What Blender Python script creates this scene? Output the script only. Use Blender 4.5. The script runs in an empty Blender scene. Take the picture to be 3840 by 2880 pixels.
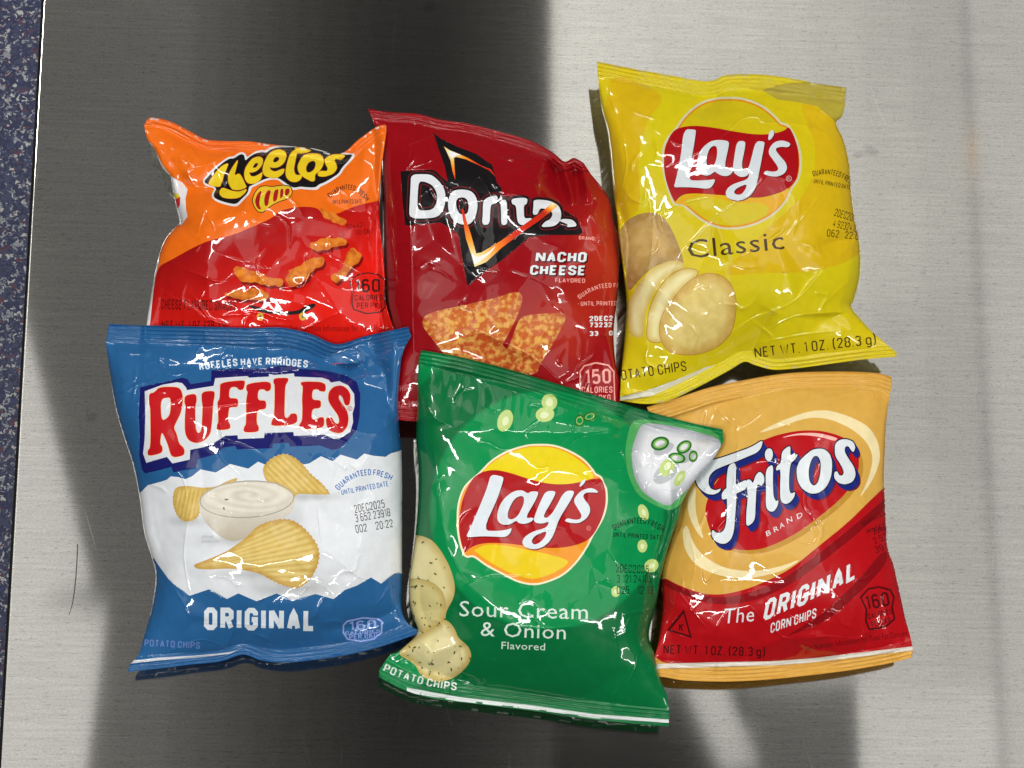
import bpy, math, random
import numpy as np
from mathutils import Vector, Matrix
from mathutils.geometry import delaunay_2d_cdt

C = bpy.context.scene.collection
SC = bpy.context.scene

# ------------------------------------------------------------------ camera
# held about a metre above the table, zoomed in, tipped 14 degrees away from plumb
FPX = 8378.0                     # focal length in plane units (3840 across the picture)
HALF_W = 0.24                    # half the width of table seen across the middle
U = HALF_W / 1920.0              # metres of table per plane unit, at the middle
_z = np.array([0.0758, 0.2424, 1.0]); _z /= np.linalg.norm(_z)
_x = np.array([1.0, 0, 0]) - _z[0] * _z; _x /= np.linalg.norm(_x)
RC = np.array([_x, np.cross(_z, _x), _z])          # camera axes -> world
POS = FPX * U * (RC @ np.array([0, 0, 1.0]))
cam_d = bpy.data.cameras.new("camera")
cam = bpy.data.objects.new("camera", cam_d)
C.objects.link(cam)
cam.matrix_world = Matrix.Translation(POS.tolist()) @ Matrix(RC.tolist()).to_4x4()
cam_d.sensor_width = 36.0
cam_d.lens = 36.0 * FPX / 3840.0
cam_d.clip_start = 0.01
cam_d.clip_end = 50
SC.camera = cam
SC.render.resolution_x, SC.render.resolution_y = 1024, 768

# ------------------------------------------------------------------ world: dim even room
w = bpy.data.worlds.new("World")
SC.world = w
w.use_nodes = True
w.node_tree.nodes["Background"].inputs[0].default_value = (1.0, 0.97, 0.93, 1)
w.node_tree.nodes["Background"].inputs[1].default_value = 0.026

# ------------------------------------------------------------------ lamps: reflection panels and ceiling tubes
def lamp(name, x, y, z, sx, sy, radiance, rot=0.0, col=(1, 0.98, 0.95), aim=False):
    d = bpy.data.lights.new(name, "AREA")
    d.shape = "RECTANGLE"
    d.size, d.size_y = sx, sy
    d.energy = radiance * sx * sy * math.pi
    d.color = col
    o = bpy.data.objects.new(name, d)
    C.objects.link(o)
    o.location = (x, y, z)
    o.rotation_euler = (0, 0, math.radians(rot))
    if aim:
        o.rotation_euler = Vector((x, y, z)).to_track_quat("Z", "Y").to_euler()
    return o

ZC = 1.9                         # ceiling height above the table top
def panel(x0, x1, y0, y1, r, rot=0, col=(1, 0.98, 0.95)):
    lamp("reflection_panel", (x0 + x1) / 2, (y0 + y1) / 2, ZC, x1 - x0, y1 - y0, r, rot, col)
# unseen overhead panels, shaped and placed for the reflections wanted in the steel
for k in range(8):                                  # brightest along its inner edge
    for j, (ya, yb, q) in enumerate(((0.07, 0.35, 0.96), (0.35, 0.60, 0.90), (0.60, 0.85, 1.0), (0.85, 1.7, 0.94))):
        panel(0.195 + 0.07325 * k, 0.26825 + 0.07325 * k, ya, yb, (1.16 - 0.062 * k) * q, col=(1, 0.975, 0.93))
panel(0.595, 0.781, -0.9, 0.067, 0.88)
panel(0.793, 1.6, -0.9, 1.7, 0.76)
panel(0.385, 0.435, -0.06, 0.10, 0.8, rot=24)
panel(0.45, 0.592, -0.8, 0.06, 0.14)  # added dim panel, lifts the dark patch in the reflection to grey
panel(-1.25, -0.475, 0.06, 0.66, 0.92, rot=16.5)
panel(-1.25, -0.425, -0.75, 0.19, 0.92, rot=-5)
panel(-0.75, -0.30, -0.7, 1.7, 0.15)
for k in range(8):                                  # added strips, stepped down so the reflection fades into the dark middle
    panel(-0.30 + 0.035 * k, -0.265 + 0.035 * k, -0.7, 1.7, 0.115 * (1 - k / 8) ** 1.7)
for k in range(6):  # more added strips, a faint rise towards the bright panel's edge
    panel(0.05 + 0.024 * k, 0.074 + 0.024 * k, -0.7, 1.7, 0.004 + 0.008 * k)
panel(0.30, 1.3, 0.785, 0.825, 0.85, col=(1, 0.62, 0.32))
panel(0.7815, 0.7925, -0.9, 1.7, 0.5)  # added dim sliver, softens the dark line between the two panels
# bright tube fittings further out: the white glints and the general light
for x, y, sx, sy, r in ((-0.95, 0.6, 0.10, 1.2, 50), (0.1, 1.85, 1.5, 0.10, 50), (1.35, 0.75, 0.10, 1.2, 50), (-0.35, -0.95, 1.2, 0.10, 50), (1.3, -0.9, 0.9, 0.10, 42)):
    lamp("ceiling_lamp", x, y, ZC, sx, sy, r * 0.94)

vs = SC.view_settings
SC.display_settings.display_device = "sRGB"
vs.view_transform = "Standard"
vs.look = "None"
vs.gamma = 1
vs.exposure = 0.0
SC.cycles.max_bounces = 8
SC.cycles.sample_clamp_indirect = 6

# ------------------------------------------------------------------ materials
def lin(c):
    c = np.asarray(c, float) / 255.0
    return np.where(c <= 0.04045, c / 12.92, ((c + 0.055) / 1.055) ** 2.4)

ALB = 1.15                       # photograph value -> albedo
def alb(c):
    return np.clip(lin(c) * ALB, 0.002, 0.85)

def nodes(m):
    m.use_nodes = True
    nt = m.node_tree
    return nt, nt.nodes, nt.links, nt.nodes["Principled BSDF"]

def film_finish(nt, N, L, b, col_socket):
    """glossy packaging film: faint ink mottle, fine puckers, uneven gloss"""
    tc = N.new("ShaderNodeTexCoord")
    n1 = N.new("ShaderNodeTexNoise"); n1.inputs["Scale"].default_value = 260; n1.inputs["Detail"].default_value = 4
    L.new(tc.outputs["Object"], n1.inputs["Vector"])
    mr = N.new("ShaderNodeMapRange")
    mr.inputs["To Min"].default_value = 0.90; mr.inputs["To Max"].default_value = 1.08
    L.new(n1.outputs["Fac"], mr.inputs["Value"])
    mx = N.new("ShaderNodeMix"); mx.data_type = "RGBA"; mx.blend_type = "MULTIPLY"
    mx.inputs[0].default_value = 1
    L.new(col_socket, mx.inputs[6]); L.new(mr.outputs[0], mx.inputs[7])
    L.new(mx.outputs[2], b.inputs["Base Color"])
    n2 = N.new("ShaderNodeTexNoise"); n2.inputs["Scale"].default_value = 90; n2.inputs["Detail"].default_value = 3
    L.new(tc.outputs["Object"], n2.inputs["Vector"])
    r2 = N.new("ShaderNodeMapRange")
    r2.inputs["To Min"].default_value = 0.015; r2.inputs["To Max"].default_value = 0.06
    L.new(n2.outputs["Fac"], r2.inputs["Value"])
    L.new(r2.outputs[0], b.inputs["Coat Roughness"])
    b.inputs["Coat Weight"].default_value = 1.0; b.inputs["Coat IOR"].default_value = 1.5
    b.inputs["Roughness"].default_value = 0.30; b.inputs["Specular IOR Level"].default_value = 0.08
    bp = N.new("ShaderNodeBump"); bp.inputs["Strength"].default_value = 0.16; bp.inputs["Distance"].default_value = 0.0006
    L.new(n2.outputs["Fac"], bp.inputs["Height"])
    L.new(bp.outputs[0], b.inputs["Normal"]); L.new(bp.outputs[0], b.inputs["Coat Normal"])
    b.inputs["IOR"].default_value = 1.5

_mats = {}
def film(c):
    key = tuple(c)
    if key not in _mats:
        m = bpy.data.materials.new("printed_film")
        nt, N, L, b = nodes(m)
        rgb = N.new("ShaderNodeRGB"); rgb.outputs[0].default_value = (*alb(c), 1)
        film_finish(nt, N, L, b, rgb.outputs[0])
        _mats[key] = m
    return _mats[key]

def picture_film(kind):
    """printed photographs: ink colour from the print attribute plus food grain"""
    if kind in _mats:
        return _mats[kind]
    m = bpy.data.materials.new("printed_picture")
    nt, N, L, b = nodes(m)
    at = N.new("ShaderNodeAttribute"); at.attribute_name = "print"
    src = at.outputs["Color"]
    tc = N.new("ShaderNodeTexCoord")
    spec = {"tortilla": (400, (0.48, 0.075, 0.015), (0.74, 0.42, 0.09), 0.44, 0.62, 0.78),
            "herb": (210, (0.07, 0.08, 0.02), (0.07, 0.08, 0.02), 0.30, 0.33, 1.0),
            "puff": (330, (0.75, 0.27, 0.03), (0.45, 0.10, 0.01), 0.42, 0.62, 0.6),
            "crisp": (300, (0.45, 0.29, 0.07), (0.66, 0.52, 0.22), 0.35, 0.62, 0.26)}.get(kind)
    if spec:
        n = N.new("ShaderNodeTexNoise"); n.inputs["Scale"].default_value = spec[0]; n.inputs["Detail"].default_value = 5
        L.new(tc.outputs["Object"], n.inputs["Vector"])
        cr = N.new("ShaderNodeValToRGB")
        cr.color_ramp.elements[0].position = spec[3]; cr.color_ramp.elements[0].color = (*spec[1], 1)
        cr.color_ramp.elements[1].position = spec[4]; cr.color_ramp.elements[1].color = (*spec[2], 1)
        L.new(n.outputs["Fac"], cr.inputs["Fac"])
        mx = N.new("ShaderNodeMix"); mx.data_type = "RGBA"
        if kind == "herb":
            ms = N.new("ShaderNodeMapRange")
            ms.inputs["From Min"].default_value = spec[3]; ms.inputs["From Max"].default_value = spec[4]
            ms.inputs["To Min"].default_value = 1; ms.inputs["To Max"].default_value = 0
            L.new(n.outputs["Fac"], ms.inputs["Value"]); L.new(ms.outputs[0], mx.inputs[0])
        else:
            mx.inputs[0].default_value = spec[5]
        L.new(src, mx.inputs[6]); L.new(cr.outputs[0], mx.inputs[7])
        src = mx.outputs[2]
    film_finish(nt, N, L, b, src)
    _mats[kind] = m
    return m

def silver_film():
    if "silver" not in _mats:
        m = bpy.data.materials.new("metallised_film")
        nt, N, L, b = nodes(m)
        rgb = N.new("ShaderNodeRGB"); rgb.outputs[0].default_value = (0.55, 0.55, 0.52, 1)
        film_finish(nt, N, L, b, rgb.outputs[0])
        b.inputs["Metallic"].default_value = 0.7
        _mats["silver"] = m
    return _mats["silver"]

# ------------------------------------------------------------------ the photograph's plane
# drawings are given in enlarged-crop units; each crop maps to plane units (1 unit = 0.125 mm on the table)
CROP = {"C": (500, 400, 1000 / 1843), "c": (740, 520, 620 / 2212),
        "D": (1350, 380, 1050 / 1452), "d": (1480, 480, 720 / 1991),
        "Y": (2150, 180, 1250 / 1503), "y": (2460, 350, 560 / 1753),
        "R": (350, 1150, 1250 / 1471), "r": (500, 1400, 900 / 2212),
        "G": (1350, 1250, 1400 / 1518), "g": (1700, 1640, 600 / 1716),
        "F": (2350, 1350, 1150 / 1526), "f": (2580, 1580, 700 / 2212)}
def pts(s, crop):
    ox, oy, k = CROP[crop]
    a = np.array([[float(v) for v in t.split(",")] for t in s.split()])
    return a * k + (ox, oy)

def chaikin(p, n=1, r=0.22):
    for _ in range(n):
        q = np.roll(p, -1, 0)
        p = np.stack([p * (1 - r) + q * r, p * r + q * (1 - r)], 1).reshape(-1, 2)
    return p

def crom(p, closed=False, n=6):
    """Catmull-Rom through the points"""
    out = []
    m = len(p)
    for i in range(m if closed else m - 1):
        if closed:
            a, b, c, d = p[i - 1], p[i], p[(i + 1) % m], p[(i + 2) % m]
        else:
            a, b, c, d = p[max(i - 1, 0)], p[i], p[i + 1], p[min(i + 2, m - 1)]
        for t in np.arange(n) / n:
            out.append(0.5 * (2 * b + (c - a) * t + (2 * a - 5 * b + 4 * c - d) * t * t + (3 * b - a - 3 * c + d) * t ** 3))
    if not closed:
        out.append(p[-1])
    return np.array(out)

def sh(crop, *paths, mode="c"):
    """a shape: list of closed loops (even-odd). mode c: cut corners, s: smooth, p: plain"""
    res = []
    for s in paths:
        p = pts(s, crop)
        res.append(chaikin(p, 2) if mode == "c" else crom(p, True) if mode == "s" else p)
    return res

def ell(crop, cx, cy, rx, ry, rot=0, n=28):
    ox, oy, k = CROP[crop]
    a = np.arange(n) / n * 2 * math.pi
    x, y = rx * np.cos(a), ry * np.sin(a)
    c, s = math.cos(math.radians(rot)), math.sin(math.radians(rot))
    return [np.stack([cx + x * c - y * s, cy + x * s + y * c], 1) * k + (ox, oy)]

def grow(loops, d):
    out = []
    for k, p in enumerate(loops):
        e = np.roll(p, -1, 0) - p
        area = 0.5 * np.sum(p[:, 0] * np.roll(p, -1, 0)[:, 1] - p[:, 1] * np.roll(p, -1, 0)[:, 0])
        sg = (1 if area > 0 else -1) * (1 if k == 0 else -1)
        nrm = np.stack([e[:, 1], -e[:, 0]], 1)
        nrm /= np.maximum(np.linalg.norm(nrm, axis=1, keepdims=True), 1e-9)
        v = nrm + np.roll(nrm, 1, 0)
        v /= np.maximum(np.linalg.norm(v, axis=1, keepdims=True), 0.7)
        out.append(p + v * d * sg)
    return out

def shift(loops, dx, dy):
    return [p + (dx, dy) for p in loops]

_txt = {}
def glyph_loops(body, bold):
    bold = bold + 0.035
    key = (body, bold)
    if key in _txt:
        return _txt[key]
    c = bpy.data.curves.new("t", "FONT")
    c.body = body
    c.dimensions = "2D"; c.fill_mode = "NONE"; c.resolution_u = 2
    c.offset = bold
    c.space_character = 1.0 + 1.0 * bold
    o = bpy.data.objects.new("t", c)
    m = o.to_mesh()
    v = np.array([x.co[:2] for x in m.vertices])
    nb = {}
    for e in m.edges:
        nb.setdefault(e.vertices[0], []).append(e.vertices[1])
        nb.setdefault(e.vertices[1], []).append(e.vertices[0])
    seen, loops = set(), []
    for s in nb:
        if s in seen: continue
        loop, cur = [], s
        while cur is not None:
            seen.add(cur); loop.append(cur)
            cur = next((q for q in nb[cur] if q not in seen), None)
        if len(loop) > 2: loops.append(v[loop])
    o.to_mesh_clear()
    bpy.data.objects.remove(o); bpy.data.curves.remove(c)
    _txt[key] = loops
    return loops

def text(crop, body, p0, p1, cap, bold=0.0, sag=0.0, up=None, ital=0.0):
    """lettering on the baseline p0-p1 (crop units), capital height cap; sag > 0 arches it"""
    loops = glyph_loops(body, bold)
    allv = np.concatenate(loops)
    x0, x1 = allv[:, 0].min(), allv[:, 0].max()
    CAPH = 0.73
    p0, p1 = np.array(p0, float), np.array(p1, float)
    u = (p1 - p0)
    n = np.array([u[1], -u[0]]) / np.linalg.norm(u) if up is None else np.array(up, float)
    ox, oy, k = CROP[crop]
    res = []
    for l in loops:
        t = (l[:, 0:1] - x0) / (x1 - x0)
        h = l[:, 1:2] / CAPH * cap
        uu = u / np.linalg.norm(u)
        q = p0 + u * t + n * h + uu * h * ital
        if sag:
            # circular-ish arch: raise the middle, turn the letters with it
            sl = 4 * sag * (1 - 2 * t) / np.linalg.norm(u)
            q = p0 + u * t + n * (4 * sag * t * (1 - t)) + h * (n - sl * uu) / np.sqrt(1 + sl * sl)
        res.append(q * k + (ox, oy))
    return res

# a condensed block alphabet drawn as centre-line strokes on a 4 x 10 box ('/' parts strokes, 'c' closes one)
GLYPH = {
 "A": "0,0 1.2,7 2,10 2.8,7 4,0/.7,3 3.3,3", "B": "0,0 0,10 2.8,10 3.8,9 3.8,6.2 2.8,5.2 0,5.2/2.8,5.2 4,4.2 4,1 3,0 0,0",
 "C": "4,3 4,1.4 2.9,0 1.1,0 0,1.4 0,8.6 1.1,10 2.9,10 4,8.6 4,7", "D": "0,0 0,10 2.7,10 4,8.4 4,1.6 2.7,0 0,0", "E": "3.6,0 0,0 0,10 3.6,10/0,5.1 3,5.1",
 "F": "0,0 0,10 3.6,10/0,5.1 3,5.1", "G": "4,7.2 4,8.6 2.9,10 1.1,10 0,8.6 0,1.4 1.1,0 2.9,0 4,1.4 4,4.8 2.2,4.8", "H": "0,0 0,10/4,0 4,10/0,5 4,5", "I": "0,0 0,10",
 "K": "0,0 0,10/4,10 .2,4.6/1.4,5.8 4,0", "L": "0,10 0,0 3.5,0", "M": "0,0 0,10/0,10 2.8,3.5 5.6,10/5.6,10 5.6,0", "N": "0,0 0,10/.2,9.6 4.6,.4/4.8,0 4.8,10",
 "O": "c1.1,0 2.9,0 4,1.4 4,8.6 2.9,10 1.1,10 0,8.6 0,1.4", "P": "0,0 0,10 2.8,10 4,8.8 4,5.6 2.8,4.5 0,4.5", "R": "0,0 0,10 2.8,10 4,8.8 4,6 2.8,4.9 0,4.9/2.4,4.9 4,0",
 "S": "4,7.2 4,8.6 2.9,10 1.1,10 0,8.7 0,6.8 .8,5.7 3.2,4.3 4,3.2 4,1.4 2.9,0 1.1,0 0,1.4 0,2.8", "T": "2,0 2,10/0,10 4,10", "U": "0,10 0,1.4 1.1,0 2.9,0 4,1.4 4,10",
 "V": "0,10 2,0 4,10", "W": "0,10 1.6,0 3.2,8 4.8,0 6.4,10", "X": "0,0 4,10/0,10 4,0", "Y": "0,10 2,5 4,10/2,5 2,0", "Z": "0,10 4,10 0,0 4,0",
 "0": "c1.1,0 2.9,0 4,1.4 4,8.6 2.9,10 1.1,10 0,8.6 0,1.4", "1": ".1,8.2 1.6,10 1.6,0", "2": "0,7.4 0,8.7 1.1,10 2.9,10 4,8.7 4,6.8 0,.2 4,.2",
 "3": "0,8.4 1.1,10 2.9,10 4,8.8 4,6.4 3,5.2 1.4,5.2/3,5.2 4,4 4,1.3 2.9,0 1.1,0 0,1.5", "4": "3,0 3,10 0,3 4.2,3", "5": "3.8,10 .3,10 0,5.4 1.2,6.2 2.9,6.2 4,5 4,1.4 2.9,0 1.1,0 0,1.4",
 "6": "3.8,8.6 2.9,10 1.1,10 0,8.6 0,1.4 1.1,0 2.9,0 4,1.4 4,4.6 2.9,5.9 1.1,5.9 0,4.8", "7": "0,10 4,10 1.4,0", "8": "c1.1,5.2 .1,6.4 .1,8.8 1.1,10 2.9,10 3.9,8.8 3.9,6.4 2.9,5.2 4,4 4,1.3 2.9,0 1.1,0 0,1.3 0,4",
 "9": "0,1.6 1.1,0 2.9,0 4,1.4 4,8.6 2.9,10 1.1,10 0,8.6 0,5.6 1.1,4.2 2.9,4.2 4,5.4", ".": "0,0 .3,.01", ":": "0,1.5 .3,1.51/0,6.5 .3,6.51", "(": "1.2,11.5 0,8.5 0,1.5 1.2,-1.5", ")": "0,11.5 1.2,8.5 1.2,1.5 0,-1.5",
 "g": "4,7 4,-1.6 3,-2.6 1,-2.6 .2,-1.8/4,6 3,7 1,7 0,6 0,1.4 1,.2 3,.2 4,1.4", "\u2022": "0,4.6 .8,4.6"}
def ribbon(p, t, closed):
    """polyline -> loops of a band of thickness t with mitred corners"""
    p = np.array(p, float); n = len(p)
    e = (np.roll(p, -1, 0) - p) if closed else np.diff(p, axis=0)
    e = e / np.maximum(np.linalg.norm(e, axis=1, keepdims=True), 1e-9)
    nr = np.stack([-e[:, 1], e[:, 0]], 1)
    if closed:
        a, b = np.roll(nr, 1, 0), nr
    else:
        a, b = np.concatenate([nr[:1], nr]), np.concatenate([nr, nr[-1:]])
    m = a + b; m /= np.maximum((m * m).sum(1, keepdims=True) / 2, 0.55)
    l, r = p + m * t / 2, p - m * t / 2
    if closed: return [l, r]
    return [np.concatenate([l, r[::-1]])]
def block(crop, body, p0, p1, cap, wt=1.5, sag=0.0, up=None, ital=0.0, gap=1.5):
    """block lettering: a list of shapes, one per stroke"""
    x = 0.0; strokes = []
    inner = 10 - wt
    for ch in body:
        if ch == " ": x += 2.6; continue
        wdt = 0
        for st in GLYPH[ch].split("/"):
            cl = st.startswith("c"); st = st.lstrip("c")
            q = np.array([[float(v) for v in k.split(",")] for k in st.split()])
            wdt = max(wdt, q[:, 0].max())
            q[:, 1] = wt / 2 + q[:, 1] / 10 * inner
            q[:, 0] += x + wt / 2
            if ch in ".:\u2022" and not cl: q[0, 0] -= wt * 0.2; q[-1, 0] += wt * 0.2
            strokes.append(ribbon(q, wt, cl))
        x += wdt + wt + gap
    x -= gap
    p0, p1 = np.array(p0, float), np.array(p1, float)
    u = p1 - p0; uu = u / np.linalg.norm(u)
    n = np.array([uu[1], -uu[0]]) if up is None else np.array(up, float)
    ox, oy, k = CROP[crop]
    res = []
    for loops in strokes:
        o = []
        for l in loops:
            t = l[:, 0:1] / x; h = l[:, 1:2] / 10 * cap
            sl = 4 * sag * (1 - 2 * t) / np.linalg.norm(u)
            q = p0 + u * t + n * (4 * sag * t * (1 - t)) + h * (n - sl * uu) / np.sqrt(1 + sl * sl) + uu * h * ital
            o.append(q * k + (ox, oy))
        res.append(o)
    return res

# ------------------------------------------------------------------ geometry helpers
def inside(P, loops):
    """even-odd test of points against loops"""
    r = np.zeros(len(P), bool)
    lo = np.min([l.min(0) for l in loops], 0); hi = np.max([l.max(0) for l in loops], 0)
    idx = np.where((P[:, 0] >= lo[0]) & (P[:, 0] <= hi[0]) & (P[:, 1] >= lo[1]) & (P[:, 1] <= hi[1]))[0]
    if not len(idx): return r
    x, y = P[idx, 0], P[idx, 1]
    acc = np.zeros(len(idx), int)
    for l in loops:
        for (ax, ay), (bx, by) in zip(l, np.roll(l, -1, 0)):
            if ay == by: continue
            c = ((ay > y) != (by > y))
            if not c.any(): continue
            acc += np.where(c & (x < (bx - ax) * (y - ay) / (by - ay) + ax), 1 if by > ay else -1, 0)
    # one loop: anything it winds round is inside; several loops: holes alternate
    r[idx] = (acc != 0) if len(loops) == 1 else (acc % 2 == 1)
    return r

def dist(P, line):
    """distance of points to an open polyline"""
    best = np.full(len(P), 1e9)
    for a, b in zip(line[:-1], line[1:]):
        ab = b - a
        t = np.clip(((P - a) @ ab) / max(ab @ ab, 1e-9), 0, 1)
        d = np.hypot(P[:, 0] - a[0] - t * ab[0], P[:, 1] - a[1] - t * ab[1])
        np.minimum(best, d, out=best)
    return best

def dist_along(P, line):
    best = np.full(len(P), 1e9); al = np.zeros(len(P))
    seg = np.linalg.norm(np.diff(line, axis=0), axis=1); tot = seg.sum(); run = 0
    for a, b, s in zip(line[:-1], line[1:], seg):
        ab = b - a
        t = np.clip(((P - a) @ ab) / max(ab @ ab, 1e-9), 0, 1)
        d = np.hypot(P[:, 0] - a[0] - t * ab[0], P[:, 1] - a[1] - t * ab[1])
        m = d < best
        best[m] = d[m]; al[m] = (run + t[m] * s) / tot
        run += s
    return best, al

def waves(P, rng, lam, n=9):
    """smooth random field, wavelength about lam, about unit amplitude"""
    s = np.zeros(len(P))
    for _ in range(n):
        a = rng.uniform(0, 2 * math.pi); k = 2 * math.pi / (lam * rng.uniform(0.7, 1.5))
        s += np.cos(P[:, 0] * k * math.cos(a) + P[:, 1] * k * math.sin(a) + rng.uniform(0, 6.28))
    return s / math.sqrt(n / 2.0)

def to_world(P, z):
    """plane point at height z (mm) -> metres"""
    zz = np.asarray(z, float) * 0.001
    d = np.stack([(P[:, 0] - 1920) / FPX, -(P[:, 1] - 1440) / FPX, np.full(len(P), -1.0)], 1) @ RC.T
    return POS + d * ((zz - POS[2]) / d[:, 2])[:, None]

# support map: the highest film laid so far
GS = 12
GW, GH = 3840 // GS + 1, 2880 // GS + 1
SUP = np.zeros((GH, GW))
def sup_at(P, grid):
    x = np.clip(P[:, 0] / GS, 0, GW - 1.001); y = np.clip(P[:, 1] / GS, 0, GH - 1.001)
    i, j = x.astype(int), y.astype(int); u, v = x - i, y - j
    return (grid[j, i] * (1 - u) * (1 - v) + grid[j, i + 1] * u * (1 - v) + grid[j + 1, i] * (1 - u) * v + grid[j + 1, i + 1] * u * v)
def spread(g, n, blur):
    for _ in range(n):
        g = np.maximum.reduce([g, np.roll(g, 1, 0), np.roll(g, -1, 0), np.roll(g, 1, 1), np.roll(g, -1, 1)])
    for _ in range(blur):
        g = (g * 2 + np.roll(g, 1, 0) + np.roll(g, -1, 0) + np.roll(g, 1, 1) + np.roll(g, -1, 1)) / 6
    return g

def new_obj(name, mesh, parent=None):
    o = bpy.data.objects.new(name, mesh)
    C.objects.link(o)
    if parent is not None:
        o.parent = parent
        q, f = parent, Vector((0, 0, 0))
        while q is not None:
            f += q.location; q = q.parent
        o.matrix_parent_inverse = Matrix.Identity(4)
        o.location = (0, 0, 0)
    return o

def facet_net(rng, lo, hi, step, amp, lines):
    """a net of flat facets: jittered points with random heights, the traced creases built in as its edges"""
    P, H, E = [], [], []
    crease_pts = [q for _, l in lines for q in l]
    cp = np.array(crease_pts) if crease_pts else np.zeros((0, 2))
    for y in np.arange(lo[1] - step, hi[1] + 2 * step, step):
        for x in np.arange(lo[0] - step, hi[0] + 2 * step, step):
            q = np.array([x, y]) + rng.uniform(-0.42, 0.42, 2) * step
            if len(cp) and np.min(np.linalg.norm(cp - q, axis=1)) < step * 0.45: continue
            P.append(q); H.append(rng.normal(0, amp))
    for a, l in lines:
        b = len(P); n = len(l)
        for i, q in enumerate(l):
            P.append(q); H.append(a * (0.35 + 0.65 * math.sin(math.pi * (i + 0.5) / n)))
        E += [(b + i, b + i + 1) for i in range(n - 1)]
    V, _, F, ov, *_ = delaunay_2d_cdt([Vector((p[0], p[1])) for p in P], E, [], 0, 0.02, True)
    V = np.array([(v[0], v[1]) for v in V])
    HH = np.array([np.mean([H[k] for k in o]) if o else 0.6 for o in ov])
    T = [f for f in F if len(f) == 3]
    return V, HH, T
def net_height(net, Q, rad):
    V, H, T = net
    out = np.zeros(len(Q)); k = 7
    offs = [(0, 0)] + [(rad * math.cos(i * math.pi / 3), rad * math.sin(i * math.pi / 3)) for i in range(6)]
    for f in T:
        a, b, c = V[f[0]], V[f[1]], V[f[2]]
        lo, hi = np.minimum(np.minimum(a, b), c) - rad, np.maximum(np.maximum(a, b), c) + rad
        ii = np.where((Q[:, 0] >= lo[0]) & (Q[:, 0] <= hi[0]) & (Q[:, 1] >= lo[1]) & (Q[:, 1] <= hi[1]))[0]
        if not len(ii): continue
        det = (b[1] - c[1]) * (a[0] - c[0]) + (c[0] - b[0]) * (a[1] - c[1])
        if abs(det) < 1e-6: continue
        for o in offs:
            x, y = Q[ii, 0] + o[0], Q[ii, 1] + o[1]
            u = ((b[1] - c[1]) * (x - c[0]) + (c[0] - b[0]) * (y - c[1])) / det
            v = ((c[1] - a[1]) * (x - c[0]) + (a[0] - c[0]) * (y - c[1])) / det
            m = (u >= 0) & (v > 0) & (u + v < 1)
            out[ii[m]] += (u[m] * H[f[0]] + v[m] * H[f[1]] + (1 - u[m] - v[m]) * H[f[2]]) / k
    return out

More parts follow.
